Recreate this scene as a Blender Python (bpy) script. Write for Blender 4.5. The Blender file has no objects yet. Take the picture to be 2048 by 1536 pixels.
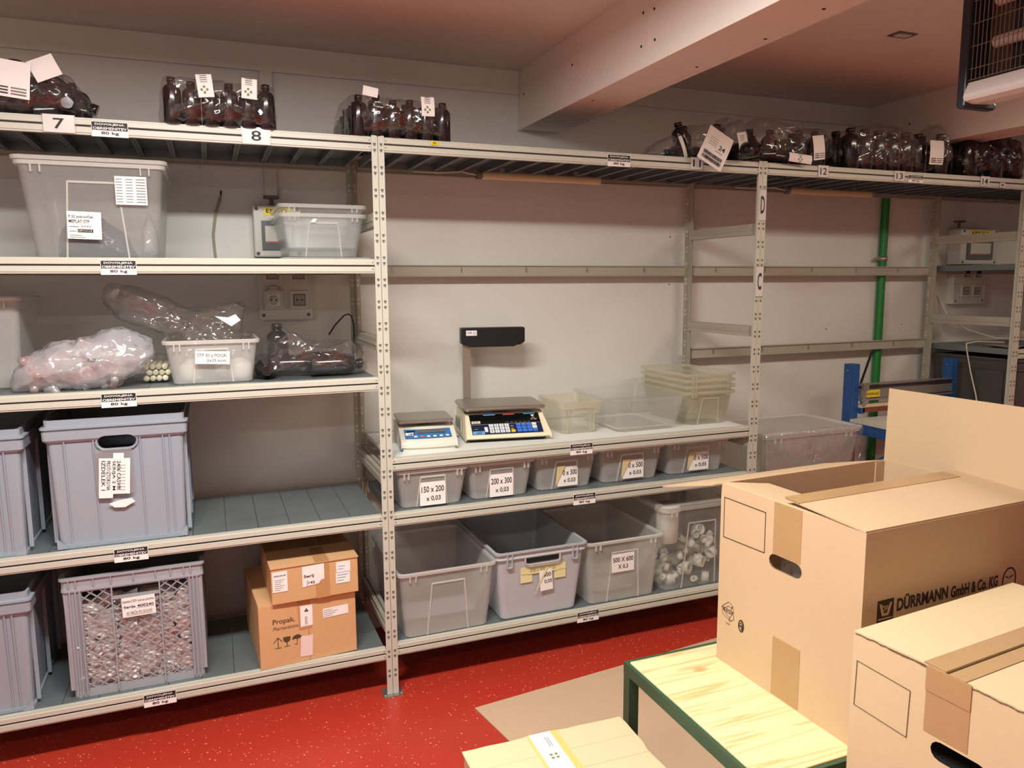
import bpy, bmesh, math, random
from mathutils import Vector, Matrix, noise
R = math.radians
sc = bpy.context.scene
COL = sc.collection
# ------------------------------------------------------------------ camera, world, lights, exposure
cd = bpy.data.cameras.new('camera'); cam = bpy.data.objects.new('camera', cd); COL.objects.link(cam)
cam.location = (-0.555, -2.614, 1.510)
pi_, ya_, ro_ = R(7.596), R(21.657), R(-0.331)
fw = Vector((math.sin(ya_)*math.cos(pi_), math.cos(ya_)*math.cos(pi_), -math.sin(pi_)))
r0 = Vector((math.cos(ya_), -math.sin(ya_), 0)); u0 = r0.cross(fw)
rr = r0*math.cos(ro_)+u0*math.sin(ro_); uu = -r0*math.sin(ro_)+u0*math.cos(ro_)
cam.matrix_world = Matrix.Translation(cam.location) @ Matrix(((rr.x, uu.x, -fw.x), (rr.y, uu.y, -fw.y), (rr.z, uu.z, -fw.z))).to_4x4()
cd.sensor_width = 36; cd.lens = 1513.37/2048*36; cd.clip_start = 0.02
sc.camera = cam
w = bpy.data.worlds.new('world'); sc.world = w; w.use_nodes = True
w.node_tree.nodes['Background'].inputs[0].default_value = (1, .9, .8, 1)
w.node_tree.nodes['Background'].inputs[1].default_value = 0.2
vs = sc.view_settings; vs.view_transform = 'Standard'; vs.look = 'None'; vs.gamma = 1; vs.use_curve_mapping = False
vs.exposure = 0.42
def area(name, loc, sx, sy, e, col, rot=(0, 0, 0)):
    l = bpy.data.lights.new(name, 'AREA'); l.shape = 'RECTANGLE'; l.size = sx; l.size_y = sy
    l.energy = e; l.color = col
    o = bpy.data.objects.new(name, l); o.location = loc; o.rotation_euler = rot; COL.objects.link(o); return o
WARM = (1.0, .98, .93)
LAMPS = [(-0.5, -1.25, 56), (2.2, -1.1, 12), (-2.2, -3.1, 24), (4.6, -1.2, 12)]  # third entry is an unseen lamp added behind the camera as frontal fill
for lx, ly, le in LAMPS:
    area('tube_light', (lx, ly, 2.345), 1.15, .16, le, WARM if lx < 0 else (1.0, .86, .70))
sc.cycles.transparent_max_bounces = 40
sc.cycles.max_bounces = 10
sc.cycles.diffuse_bounces = 5

# ------------------------------------------------------------------ materials
MATS = {}
def lin(c): return tuple(((x/255)/12.92 if x/255 <= .04045 else ((x/255+.055)/1.055)**2.4) for x in c)
def mat(name, rgb, rough=.5, metal=0, spec=.5, var=0, vscale=8, bump=0, bscale=60, stretch=None, coat=0, emit=0):
    if name in MATS: return MATS[name]
    m = bpy.data.materials.new(name); m.use_nodes = True; nt = m.node_tree; p = nt.nodes['Principled BSDF']
    c = lin(rgb)
    p.inputs['Base Color'].default_value = (*c, 1); p.inputs['Roughness'].default_value = rough
    p.inputs['Metallic'].default_value = metal; p.inputs['Specular IOR Level'].default_value = spec
    p.inputs['Coat Weight'].default_value = coat
    if emit:
        p.inputs['Emission Color'].default_value = (*c, 1); p.inputs['Emission Strength'].default_value = emit
    if var or bump:
        tc = nt.nodes.new('ShaderNodeTexCoord'); src = tc.outputs['Object']
        if stretch:
            mp = nt.nodes.new('ShaderNodeMapping'); mp.inputs['Scale'].default_value = stretch
            nt.links.new(src, mp.inputs['Vector']); src = mp.outputs['Vector']
    if var:
        n = nt.nodes.new('ShaderNodeTexNoise'); n.inputs['Scale'].default_value = vscale; n.inputs['Detail'].default_value = 6
        nt.links.new(src, n.inputs['Vector'])
        mx = nt.nodes.new('ShaderNodeMix'); mx.data_type = 'RGBA'
        mx.inputs[6].default_value = (*[max(0, x*(1-var)) for x in c], 1); mx.inputs[7].default_value = (*[min(1, x*(1+var)) for x in c], 1)
        nt.links.new(n.outputs['Fac'], mx.inputs[0]); nt.links.new(mx.outputs[2], p.inputs['Base Color'])
    if bump:
        n2 = nt.nodes.new('ShaderNodeTexNoise'); n2.inputs['Scale'].default_value = bscale; n2.inputs['Detail'].default_value = 3
        nt.links.new(src, n2.inputs['Vector'])
        b = nt.nodes.new('ShaderNodeBump'); b.inputs['Strength'].default_value = bump; b.inputs['Distance'].default_value = .002
        nt.links.new(n2.outputs['Fac'], b.inputs['Height']); nt.links.new(b.outputs['Normal'], p.inputs['Normal'])
    MATS[name] = m; return m
def clear(name, rgb, dens, rough=.12, gloss=.12, bump=0, bscale=40):
    """thin see-through plastic: transparent + scattering + gloss"""
    m = bpy.data.materials.new(name); m.use_nodes = True; nt = m.node_tree; nt.nodes.clear()
    N = nt.nodes.new; L = nt.links.new
    out = N('ShaderNodeOutputMaterial'); tr = N('ShaderNodeBsdfTransparent'); df = N('ShaderNodeBsdfDiffuse'); tl = N('ShaderNodeBsdfTranslucent')
    gl = N('ShaderNodeBsdfGlossy'); fr = N('ShaderNodeLayerWeight'); fr.inputs[0].default_value = .5; pw = N('ShaderNodeMath'); pw.operation = 'POWER'; pw.inputs[1].default_value = 4; L0 = nt.links.new; L0(fr.outputs['Facing'], pw.inputs[0])
    c = lin(rgb)
    for n in (df, tl): n.inputs[0].default_value = (*c, 1)
    tr.inputs[0].default_value = (.97, .97, .97, 1); gl.inputs['Roughness'].default_value = rough
    a = N('ShaderNodeMixShader'); a.inputs[0].default_value = .45; L(df.outputs[0], a.inputs[1]); L(tl.outputs[0], a.inputs[2])
    b = N('ShaderNodeMixShader'); b.inputs[0].default_value = dens; L(tr.outputs[0], b.inputs[1]); L(a.outputs[0], b.inputs[2])
    mu = N('ShaderNodeMath'); mu.operation = 'MULTIPLY_ADD'; mu.inputs[1].default_value = .5; mu.inputs[2].default_value = gloss*.2
    L(pw.outputs[0], mu.inputs[0])
    g = N('ShaderNodeMixShader'); L(mu.outputs[0], g.inputs[0]); L(b.outputs[0], g.inputs[1]); L(gl.outputs[0], g.inputs[2])
    L(g.outputs[0], out.inputs[0])
    if bump:
        tc = N('ShaderNodeTexCoord'); nd = N('ShaderNodeTexNoise'); nd.inputs['Scale'].default_value = bscale*.35; nd.inputs['Detail'].default_value = 2
        mp = N('ShaderNodeVectorMath'); mp.operation = 'MULTIPLY_ADD'; mp.inputs[1].default_value = (.16, .16, .16); L(tc.outputs['Object'], nd.inputs['Vector']); L(nd.outputs['Color'], mp.inputs[0]); L(tc.outputs['Object'], mp.inputs[2])
        no = N('ShaderNodeTexVoronoi'); no.inputs['Scale'].default_value = bscale; no.feature = 'F1'
        bp = N('ShaderNodeBump'); bp.inputs['Strength'].default_value = bump; bp.inputs['Distance'].default_value = .03
        L(mp.outputs[0], no.inputs['Vector']); L(no.outputs['Distance'], bp.inputs['Height'])
        for n in (gl, fr): L(bp.outputs[0], n.inputs['Normal'])
    MATS[name] = m; return m
WALLM = mat('wall_paint', (212, 211, 204), .8, var=.05, vscale=3, bump=.15, bscale=120)
CEILM = mat('ceiling_paint', (216, 208, 200), .85, var=.04, vscale=4, bump=.1, bscale=150)
BEAMP = mat('beam_paint', (218, 208, 200), .7, var=.03, vscale=5, bump=.1)
OLIVE = mat('back_frame_shaded_steel', (170, 166, 150), .4, metal=.1, var=.05)  # rear frame toned darker than the cream front, shade put into the colour
CREAM = mat('cream_steel', (190, 190, 177), .38, spec=.5, var=.03, vscale=6)
TRAY = mat('grey_tray_steel', (116, 124, 127), .42, metal=.35, var=.28, vscale=5, bump=.1, bscale=30)
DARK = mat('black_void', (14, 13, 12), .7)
SLOT = mat('slot_shadow_metal', (104, 100, 88), .7)
WHITEB = mat('white_board', (228, 230, 226), .35)
PAPER = mat('white_paper', (235, 231, 228), .7, var=.02)
BLACK = mat('black_ink', (22, 20, 20), .6)
GREYINK = mat('grey_ink', (120, 116, 114), .7)
CRATE = mat('grey_blue_plastic', (146, 155, 166), .42, var=.03, vscale=10, bump=.05, bscale=200)
CRATEN = mat('grey_net_plastic', (152, 156, 162), .42, var=.03, vscale=10)
GREYTUB = mat('grey_tub_plastic', (178, 181, 186), .38, var=.03, vscale=8)
DTUB = mat('dark_grey_plastic', (74, 70, 68), .5, var=.08, vscale=6)
CARD = mat('brown_cardboard', (198, 171, 136), .75, var=.04, vscale=5, bump=.1, bscale=90)
CARDP = mat('pale_cardboard', (208, 187, 148), .75, var=.04, vscale=5, bump=.12, bscale=70)
CARDS = mat('shelf_cardboard', (203, 160, 114), .7, var=.05, vscale=7, bump=.1)
CARDF = mat('floor_cardboard', (196, 168, 138), .8, var=.06, vscale=3)
CARDIN = mat('inner_cardboard', (196, 160, 124), .85, var=.05, vscale=6, stretch=(60, 60, 1))
EDGE = mat('cardboard_edge', (110, 92, 66), .9, var=.4, vscale=220)
TAPE = mat('kraft_tape', (174, 142, 100), .35, var=.06, vscale=20, bump=.1)
TAPEC = mat('clear_brown_tape', (186, 140, 96), .15, var=.1, vscale=30, bump=.3, bscale=50)
MASK = mat('masking_tape', (222, 214, 160), .6)
GREEN = mat('green_steel', (52, 84, 62), .4, var=.1)
PIPEG = mat('green_pipe', (24, 118, 50), .45)
BLUEM = mat('blue_machine_paint', (30, 78, 138), .42, var=.05)
ALU = mat('aluminium', (176, 172, 164), .3, metal=.8, var=.06, stretch=(1, 30, 30))
STEEL = mat('brushed_steel', (166, 158, 148), .32, metal=.7, var=.1, vscale=20, stretch=(40, 1, 1))
SCREAM = mat('scale_cream', (226, 218, 190), .4)
SWHITE = mat('scale_white', (214, 213, 200), .4)
SBLUE = mat('panel_blue', (56, 112, 166), .35)
NAVY = mat('panel_navy', (26, 38, 66), .35)
GLOSSK = mat('gloss_black', (10, 14, 16), .15)
HEADK = mat('head_black', (12, 17, 20), .4)
KEYW = mat('key_white', (214, 222, 226), .4)
KEYB = mat('key_blue', (66, 118, 208), .4)
YEL = mat('yellow_sticker', (226, 196, 44), .4)
RED = mat('red_mark', (214, 96, 88), .5)
LBLUE = mat('light_blue_mark', (106, 158, 208), .5)
BOTT = mat('dark_bottle_plastic', (26, 20, 20), .16, spec=.6, coat=.3)
WPL = mat('white_plastic', (226, 226, 214), .35)
MPL = mat('milky_plastic', (222, 220, 216), .35)
PINKP = mat('pink_plastic', (232, 212, 208), .4)
PACK = mat('white_packet', (232, 220, 214), .3, var=.12, vscale=20, bump=.6, bscale=50)
CREAMT = mat('tube_plastic', (206, 186, 150), .4)
ELEC = mat('electrical_grey', (196, 194, 184), .45)
ELECD = mat('electrical_dark', (92, 96, 98), .3)
LDARK = mat('lamp_dark_cap', (46, 52, 64), .35)
LWHITE = mat('lamp_white_metal', (240, 240, 240), .3)
LWIRE = mat('lamp_wire', (158, 150, 138), .35, metal=.6)
TUBEW = mat('tube_glass_white', (226, 216, 214), .2)
CORD = mat('white_cord', (206, 200, 184), .5)
CORDK = mat('black_cord', (22, 22, 22), .5)
CLR = clear('clear_box_plastic', (232, 234, 230), .13, .2, .04)
CLRR = clear('clear_rim_plastic', (240, 242, 238), .42, .15, .12)
FRO = clear('frosted_box_plastic', (240, 240, 236), .31, .3, .06)
FROR = clear('frosted_rim_plastic', (240, 240, 236), .65, .2, .15)
YCLR = clear('yellowed_box_plastic', (232, 230, 208), .15, .2, .05)
YCLRR = clear('yellowed_rim_plastic', (232, 228, 204), .4, .2, .3)
FILM = clear('film_clear', (224, 222, 220), .05, .07, .55, bump=.6, bscale=17)
FILMW = clear('film_milky', (238, 238, 242), .52, .09, .6, bump=.6, bscale=20)
FILMP = clear('film_wrap', (200, 196, 192), .03, .06, .55, bump=.6, bscale=15)
CTAPE = clear('clear_tape', (230, 228, 224), .04, .15, .3)
BAGW = clear('folded_bag_plastic', (240, 238, 226), .55, .3, .2)
def floor_mat():
    m = bpy.data.materials.new('red_epoxy'); m.use_nodes = True; nt = m.node_tree; N = nt.nodes.new; L = nt.links.new; p = nt.nodes['Principled BSDF']
    tc = N('ShaderNodeTexCoord'); v = N('ShaderNodeTexVoronoi'); v.inputs['Scale'].default_value = 75; L(tc.outputs['Object'], v.inputs['Vector'])
    n = N('ShaderNodeTexNoise'); n.inputs['Scale'].default_value = 2.2; L(tc.outputs['Object'], n.inputs['Vector'])
    sz = N('ShaderNodeMath'); sz.operation = 'MULTIPLY'; sz.inputs[1].default_value = .24; L(v.outputs['Color'], sz.inputs[0])
    lt = N('ShaderNodeMath'); lt.operation = 'LESS_THAN'; L(v.outputs['Distance'], lt.inputs[0]); L(sz.outputs[0], lt.inputs[1])
    g = N('ShaderNodeMath'); g.operation = 'GREATER_THAN'; g.inputs[1].default_value = .5; L(v.outputs['Color'], g.inputs[0])
    mu = N('ShaderNodeMath'); mu.operation = 'MULTIPLY'; L(lt.outputs[0], mu.inputs[0]); L(g.outputs[0], mu.inputs[1])
    a = N('ShaderNodeMix'); a.data_type = 'RGBA'; a.inputs[6].default_value = (*lin((172, 50, 36)), 1); a.inputs[7].default_value = (*lin((184, 58, 42)), 1); L(n.outputs['Fac'], a.inputs[0])
    b = N('ShaderNodeMix'); b.data_type = 'RGBA'; b.inputs[7].default_value = (*lin((236, 150, 130)), 1); L(a.outputs[2], b.inputs[6]); L(mu.outputs[0], b.inputs[0])
    L(b.outputs[2], p.inputs['Base Color']); p.inputs['Roughness'].default_value = .32
    return m
FLOORM = floor_mat()
def wood_mat():
    m = bpy.data.materials.new('pine_board'); m.use_nodes = True; nt = m.node_tree; N = nt.nodes.new; L = nt.links.new; p = nt.nodes['Principled BSDF']
    tc = N('ShaderNodeTexCoord'); mp = N('ShaderNodeMapping'); mp.inputs['Scale'].default_value = (.5, 11, 9); L(tc.outputs['Object'], mp.inputs[0])
    n = N('ShaderNodeTexNoise'); n.inputs['Scale'].default_value = 2.4; n.inputs['Detail'].default_value = 2; n.inputs['Distortion'].default_value = .15; L(mp.outputs[0], n.inputs['Vector'])
    s = N('ShaderNodeMath'); s.operation = 'MULTIPLY'; s.inputs[1].default_value = 30; L(n.outputs['Fac'], s.inputs[0])
    si = N('ShaderNodeMath'); si.operation = 'SINE'; L(s.outputs[0], si.inputs[0])
    cr = N('ShaderNodeValToRGB'); cr.color_ramp.elements[0].position = .0; cr.color_ramp.elements[0].color = (*lin((232, 216, 164)), 1)
    cr.color_ramp.elements[1].position = 1; cr.color_ramp.elements[1].color = (*lin((212, 184, 126)), 1)
    e = cr.color_ramp.elements.new(.75); e.color = (*lin((230, 212, 160)), 1)
    L(si.outputs[0], cr.inputs[0])
    v = N('ShaderNodeTexVoronoi'); v.inputs['Scale'].default_value = 4.2; mp2 = N('ShaderNodeMapping'); mp2.inputs['Scale'].default_value = (1, 1.8, 1)
    L(tc.outputs['Object'], mp2.inputs[0]); L(mp2.outputs[0], v.inputs['Vector'])
    k = N('ShaderNodeMapRange'); k.inputs[1].default_value = .05; k.inputs[2].default_value = .12; k.inputs[3].default_value = .75; k.inputs[4].default_value = 0
    L(v.outputs['Distance'], k.inputs[0])
    mx = N('ShaderNodeMix'); mx.data_type = 'RGBA'; mx.inputs[7].default_value = (*lin((200, 146, 84)), 1); L(cr.outputs[0], mx.inputs[6]); L(k.outputs[0], mx.inputs[0])
    L(mx.outputs[2], p.inputs['Base Color']); p.inputs['Roughness'].default_value = .55
    return m
PINE = wood_mat()

# ------------------------------------------------------------------ mesh builder
GLY = {}
def glyphs(s, bold=0, shear=0):
    k = (s, bold, shear)
    if k not in GLY:
        cu = bpy.data.curves.new('lettering', 'FONT'); cu.body = s; cu.offset = bold; cu.shear = shear; cu.resolution_u = 3
        o = bpy.data.objects.new('lettering', cu); me = bpy.data.meshes.new_from_object(o)
        vs_ = [(v.co.x, v.co.y) for v in me.vertices]; fs = [tuple(p.vertices) for p in me.polygons]
        bpy.data.objects.remove(o); bpy.data.meshes.remove(me); bpy.data.curves.remove(cu)
        if not vs_: vs_ = [(0, 0)]
        x0 = min(v[0] for v in vs_); x1 = max(v[0] for v in vs_); y0 = min(v[1] for v in vs_); y1 = max(v[1] for v in vs_)
        GLY[k] = ([(a-x0, b-y0) for a, b in vs_], fs, max(1e-6, x1-x0), max(1e-6, y1-y0))
    return GLY[k]
FRONT = (Vector((1, 0, 0)), Vector((0, 0, 1)))
LEFT = (Vector((0, -1, 0)), Vector((0, 0, 1)))
TOP = (Vector((1, 0, 0)), Vector((0, 1, 0)))
class MB:
    def __init__(s): s.v = []; s.f = []; s.m = []; s.mats = []; s.X = Matrix.Identity(4); s.sm = []
    def mi(s, m):
        if m not in s.mats: s.mats.append(m)
        return s.mats.index(m)
    def add(s, vs, fs, m, smooth=False):
        b = len(s.v); i = s.mi(m)
        s.v += [tuple(s.X @ Vector(p)) for p in vs]; s.f += [tuple(b+j for j in f) for f in fs]; s.m += [i]*len(fs); s.sm += [smooth]*len(fs)
        return s
    def hexa(s, p, m):
        return s.add(p, [(0, 3, 2, 1), (4, 5, 6, 7), (0, 1, 5, 4), (1, 2, 6, 5), (2, 3, 7, 6), (3, 0, 4, 7)], m)
    def box(s, x0, x1, y0, y1, z0, z1, m):
        return s.hexa([(x0, y0, z0), (x1, y0, z0), (x1, y1, z0), (x0, y1, z0), (x0, y0, z1), (x1, y0, z1), (x1, y1, z1), (x0, y1, z1)], m)
    def slab(s, o, u, v, w, h, t, m):
        """thin plate: lower-left corner o, along u and v, thickness t outward"""
        o = Vector(o); u = Vector(u).normalized(); v = Vector(v).normalized(); n = u.cross(v)
        p = [o, o+u*w, o+u*w+v*h, o+v*h]
        return s.hexa(p+[q+n*t for q in p], m)
    def poly(s, pts, o, u, v, t, m):
        """extrude 2-d polygon (in the u,v plane at o) by t along u x v"""
        o = Vector(o); u = Vector(u); v = Vector(v); n = u.cross(v).normalized()
        a = [o+u*p[0]+v*p[1] for p in pts]; b = [q+n*t for q in a]; k = len(pts)
        return s.add(a+b, [tuple(range(k))[::-1], tuple(range(k, 2*k))]+[(i, (i+1) % k, k+(i+1) % k, k+i) for i in range(k)], m)
    def text(s, t, o, u, v, w, h, m, bold=0, shear=0, off=.0007, fit=True):
        vv, ff, gw, gh = glyphs(t, bold, shear); o = Vector(o); u = Vector(u).normalized(); v = Vector(v).normalized(); n = u.cross(v)
        sy = h/gh; sx = (w/gw) if fit else sy
        return s.add([o+u*(a*sx)+v*(b*sy)+n*off for a, b in vv], ff, m)
    def stroke(s, pts, wd, o, u, v, m, off=.0007, closed=False):
        """ink line through 2-d points"""
        o = Vector(o); u = Vector(u).normalized(); v = Vector(v).normalized(); n = u.cross(v)
        pp = list(pts)+([pts[0]] if closed else [])
        for (a, b), (c, d) in zip(pp[:-1], pp[1:]):
            L = math.hypot(c-a, d-b) or 1e-6; px, py = -(d-b)/L*wd/2, (c-a)/L*wd/2; ex, ey = (c-a)/L*wd/2, (d-b)/L*wd/2
            q = [(a-ex+px, b-ey+py), (a-ex-px, b-ey-py), (c+ex-px, d+ey-py), (c+ex+px, d+ey+py)]
            s.add([o+u*x+v*y+n*off for x, y in q], [(0, 1, 2, 3)], m)
        return s
    def tube(s, pts, r, m, n=8, cap=True, rad=None):
        P = [Vector(p) for p in pts]; vs_ = []; fs = []; up = None
        for i, p in enumerate(P):
            d = (P[min(i+1, len(P)-1)]-P[max(i-1, 0)]).normalized()
            if up is None:
                up = Vector((0, 0, 1)) if abs(d.z) < .9 else Vector((1, 0, 0))
            a = d.cross(up)
            a = a.normalized() if a.length > 1e-6 else Vector((1, 0, 0)); b = a.cross(d).normalized(); up = b
            q = rad[i] if rad else r
            for k in range(n):
                t = 2*math.pi*k/n; vs_.append(p+a*math.cos(t)*q+b*math.sin(t)*q)
        for i in range(len(P)-1):
            for k in range(n): fs.append((i*n+k, i*n+(k+1) % n, (i+1)*n+(k+1) % n, (i+1)*n+k))
        s.add(vs_, fs, m, True)
        if cap:
            s.add(vs_[:n], [tuple(range(n))[::-1]], m); s.add(vs_[-n:], [tuple(range(n))], m)
        return s
    def lathe(s, prof, c, m, n=20, axis='z'):
        vs_ = []; fs = []; c = Vector(c)
        for r, z in prof:
            for k in range(n):
                t = 2*math.pi*k/n; q = (r*math.cos(t), r*math.sin(t), z)
                if axis == 'y': q = (q[0], q[2], q[1])
                if axis == 'x': q = (q[2], q[0], q[1])
                vs_.append(c+Vector(q))
        for i in range(len(prof)-1):
            for k in range(n): fs.append((i*n+k, i*n+(k+1) % n, (i+1)*n+(k+1) % n, (i+1)*n+k))
        fs.append(tuple(range(n))[::-1]); L_ = (len(prof)-1)*n; fs.append(tuple(range(L_, L_+n)))
        return s.add(vs_, fs, m, True)
    def loops(s, L, m, close0=True, close1=True, smooth=False):
        n = len(L[0]); vs_ = [p for l in L for p in l]; fs = []
        for i in range(len(L)-1):
            for k in range(n): fs.append((i*n+k, i*n+(k+1) % n, (i+1)*n+(k+1) % n, (i+1)*n+k))
        if close0: fs.append(tuple(range(n))[::-1])
        if close1: fs.append(tuple(range(len(vs_)-n, len(vs_))))
        return s.add(vs_, fs, m, smooth)
    def mesh(s, name):
        me = bpy.data.meshes.new(name); me.from_pydata(s.v, [], s.f)
        for m in s.mats: me.materials.append(m)
        me.polygons.foreach_set('material_index', s.m); me.polygons.foreach_set('use_smooth', s.sm); me.update(); return me
    def build(s, name, parent=None, bevel=0, origin=None, shift=None):
        me = s.mesh(name)
        o = bpy.data.objects.new(name, me); COL.objects.link(o)
        if parent: o.parent = parent
        elif origin is not None:
            me.transform(Matrix.Translation(-Vector(origin))); o.location = origin
        if bevel:
            b = o.modifiers.new('bevel', 'BEVEL'); b.width = bevel; b.segments = 2; b.limit_method = 'ANGLE'; b.angle_limit = R(40)
        return o
def tag(o, label, cat, group=None, kind=None):
    o['label'] = label
    if cat: o['category'] = cat
    if group: o['group'] = group
    if kind: o['kind'] = kind
    return o
def thing(name, label, cat, loc=(0, 0, 0), rz=0, group=None):
    o = bpy.data.objects.new(name, None); o.empty_display_size = .05; COL.objects.link(o); o.location = loc; o.rotation_euler = (0, 0, rz)
    return tag(o, label, cat, group)
def struct(o, name=None):
    o['kind'] = 'structure'; return o
def dup(root, label, loc, rz=None, group=None):
    c = root.copy(); COL.objects.link(c); c.location = loc; c['label'] = label
    if rz is not None: c.rotation_euler = (0, 0, rz)
    if group: c['group'] = group
    for ch in root.children:
        d = ch.copy(); COL.objects.link(d); d.parent = c
        for g in ch.children:
            e = g.copy(); COL.objects.link(e); e.parent = d
    return c
def cutmesh(obj, cutter):
    """boolean-cut obj (already linked) by MB cutter, applied to its mesh"""
    c = bpy.data.objects.new('c', cutter.mesh('c')); COL.objects.link(c)
    if obj.parent: c.parent = obj.parent
    for m in list(obj.modifiers): obj.modifiers.remove(m)
    b = obj.modifiers.new('b', 'BOOLEAN'); b.operation = 'DIFFERENCE'; b.object = c; b.solver = 'EXACT'; b.material_mode = 'TRANSFER'
    dg = bpy.context.evaluated_depsgraph_get(); dg.update()
    me = bpy.data.meshes.new_from_object(obj.evaluated_get(dg)); obj.modifiers.clear(); obj.data = me
    bpy.data.objects.remove(c)
def rrect(x0, x1, y0, y1, r, z, n=4):
    P = []
    for cx, cy, a in ((x1-r, y0+r, -90), (x1-r, y1-r, 0), (x0+r, y1-r, 90), (x0+r, y0+r, 180)):
        for k in range(n+1):
            t = R(a+90*k/n); P.append((cx+r*math.cos(t), cy+r*math.sin(t), z))
    return P
def stadium(cx, cy, w, h, n=6):
    r = h/2; P = []
    for sx, a in ((1, -90), (-1, 90)):
        for k in range(n+1):
            t = R(a+180*k/n); P.append((cx+sx*(w/2-r)+r*math.cos(t), cy+r*math.sin(t)))
    return P

# ------------------------------------------------------------------ room
CZ, WY = 2.419, .565
RX0, RX1, RY0 = -3.2, 6.4, -4.2
struct(MB().box(RX0, RX1, RY0, WY, -.1, 0, FLOORM).build('floor'))
wb = MB().box(RX0, RX1, WY, WY+.12, 0, CZ, WALLM)
for x, z in ((1.535, 1.727), (1.535, 1.499), (3.087, 1.265), (2.536, 1.254)): wb.lathe([(.004, 0), (.004, .0015)], (x, WY-.0012, z), SLOT, 8, 'y')
wb.slab((-.561, WY, 1.945), *FRONT, .002, .02, .0006, SLOT)
struct(wb.build('wall_back'))
struct(MB().box(RX0-.1, RX0, RY0, WY+.1, 0, CZ, WALLM).build('wall_left'))
struct(MB().box(RX1, RX1+.1, RY0, WY+.1, 0, CZ, WALLM).build('wall_right'))
struct(MB().box(RX0-.1, RX1+.1, RY0-.1, RY0, 0, CZ, WALLM).build('wall_front'))
struct(MB().box(RX0-.1, RX1+.1, RY0-.1, WY+.12, CZ, CZ+.1, CEILM).build('ceiling'))
struct(MB().box(RX0, .744, WY-.012, WY-.0005, 2.3207, CZ, WALLM).build('trim_1', bevel=.002))
struct(MB().box(.935, 2.754, WY-.012, WY-.0005, 2.3207, CZ, WALLM).build('trim_2', bevel=.002))
def ceiling_beam(x0, x1, zb, name, joints=(), holes=(), under=()):
    m = MB().box(x0, x1, RY0, WY-.0005, zb, CZ-.0005, BEAMP)
    m.box(x0-.004, x0+.02, RY0, WY-.001, zb-.003, zb+.038, BEAMP)
    m.box(x1-.012, x1+.004, RY0, WY-.001, zb-.003, zb+.02, BEAMP)
    for y in joints: m.box(x0-.0025, x0, y-.005, y+.005, zb+.038, CZ-.002, BEAMP)
    for y, z in holes: m.lathe([(.0045, 0), (.0045, .0012)], (x0-.0013, y, z), DARK, 8, 'x')
    for x, y in under: m.lathe([(.005, 0), (.005, .001)], (x, y, zb-.0012), DARK, 8)
    struct(m.build(name))
ceiling_beam(.744, .935, 2.174, 'trim_3', joints=(-.495,), holes=((.032, 2.311), (-.456, 2.241), (-.465, 2.338), (-.528, 2.33), (-.534, 2.239), (.5, 2.312)),
             under=((.796, -.035), (.925, .016), (.895, -.537), (.91, -.834), (.888, -1.072)))
ceiling_beam(2.754, 2.95, 2.174, 'trim_4', holes=((.3, 2.29),))
t = thing('ceiling_plate', 'small square plate set in the white ceiling right of the beam', 'ceiling plate', (1.896, -.4, CZ))
MB().box(-.045, .045, -.028, .028, -.004, 0, ELECD).build('frame', t); MB().box(-.03, .03, -.016, .016, -.006, -.004, ELEC).build('insert', t)
for i, (lx, ly, le) in enumerate(LAMPS):
    t = thing('ceiling_lamp', ['long white ceiling lamp above the left shelves', 'long white ceiling lamp right of the first beam', 'long white ceiling lamp added unseen behind the camera as fill light', 'long white ceiling lamp beyond the second beam'][i], 'lamp', (lx, ly, CZ), group=None)
    MB().box(-.62, .62, -.1, .1, -.065, 0, LWHITE).build('housing', t, bevel=.004)
    MB().box(-.6, .6, -.085, .085, -.069, -.065, mat('lamp_diffuser', (255, 240, 214), .5, emit=2.5)).build('diffuser', t)

# ------------------------------------------------------------------ shelving
PW = .0215
def beam_profile(m, x0, x1, zt, y=0, back=False, mt=CREAM):
    s = -1 if not back else 1
    pr = [(0, 0), (0, -.004), (-.003, -.0055), (-.003, -.0195), (0, -.021), (.004, -.0215), (.004, -.0245), (0, -.025), (-.003, -.0265), (-.003, -.0425), (0, -.044), (0, -.048), (.016, -.048), (.016, -.045), (.010, -.043), (.010, -.006), (.018, -.004), (.018, 0)]
    n = len(pr); a = [(x0, y-s*p[0], zt+p[1]) for p in pr]; b = [(x1, y-s*p[0], zt+p[1]) for p in pr]
    m.add(a+b, [(i, (i+1) % n, n+(i+1) % n, n+i) for i in range(n)]+[tuple(range(n)), tuple(range(n, 2*n))[::-1]], mt)
    if not back:
        m.box(x0, x1, y-.0012, y+.0005, zt-.0245, zt-.0215, DARK)
        for e, q in ((x0, 1), (x1, -1)):
            for dz in (-.012, -.034): m.slab((e+q*.006-.0015, y-.0032, zt+dz-.0015), *FRONT, .003, .003, .0005, DARK)
def trays(m, x0, x1, zt, y0=.0185, y1=.492, mt=TRAY, rng=None):
    n = max(1, round((x1-x0)/.103)); wd = (x1-x0)/n
    for i in range(n):
        a = x0+i*wd+.0008; b = x0+(i+1)*wd-.0008
        m.box(a, b, y0, y1, zt-.0035, zt-.0015, mt)
        m.box(a, a+.0015, y0, y1, zt-.03, zt-.0035, mt); m.box(b-.0015, b, y0, y1, zt-.03, zt-.0035, mt)
        m.box(a, a+.008, y0, y1, zt-.0315, zt-.03, mt); m.box(b-.008, b, y0, y1, zt-.0315, zt-.03, mt)
        m.box(a+.004, b-.004, y1-.0015, y1, zt-.03, zt-.0035, mt); m.box(a+.004, b-.004, y0, y0+.0015, zt-.03, zt-.0035, mt)
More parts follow.
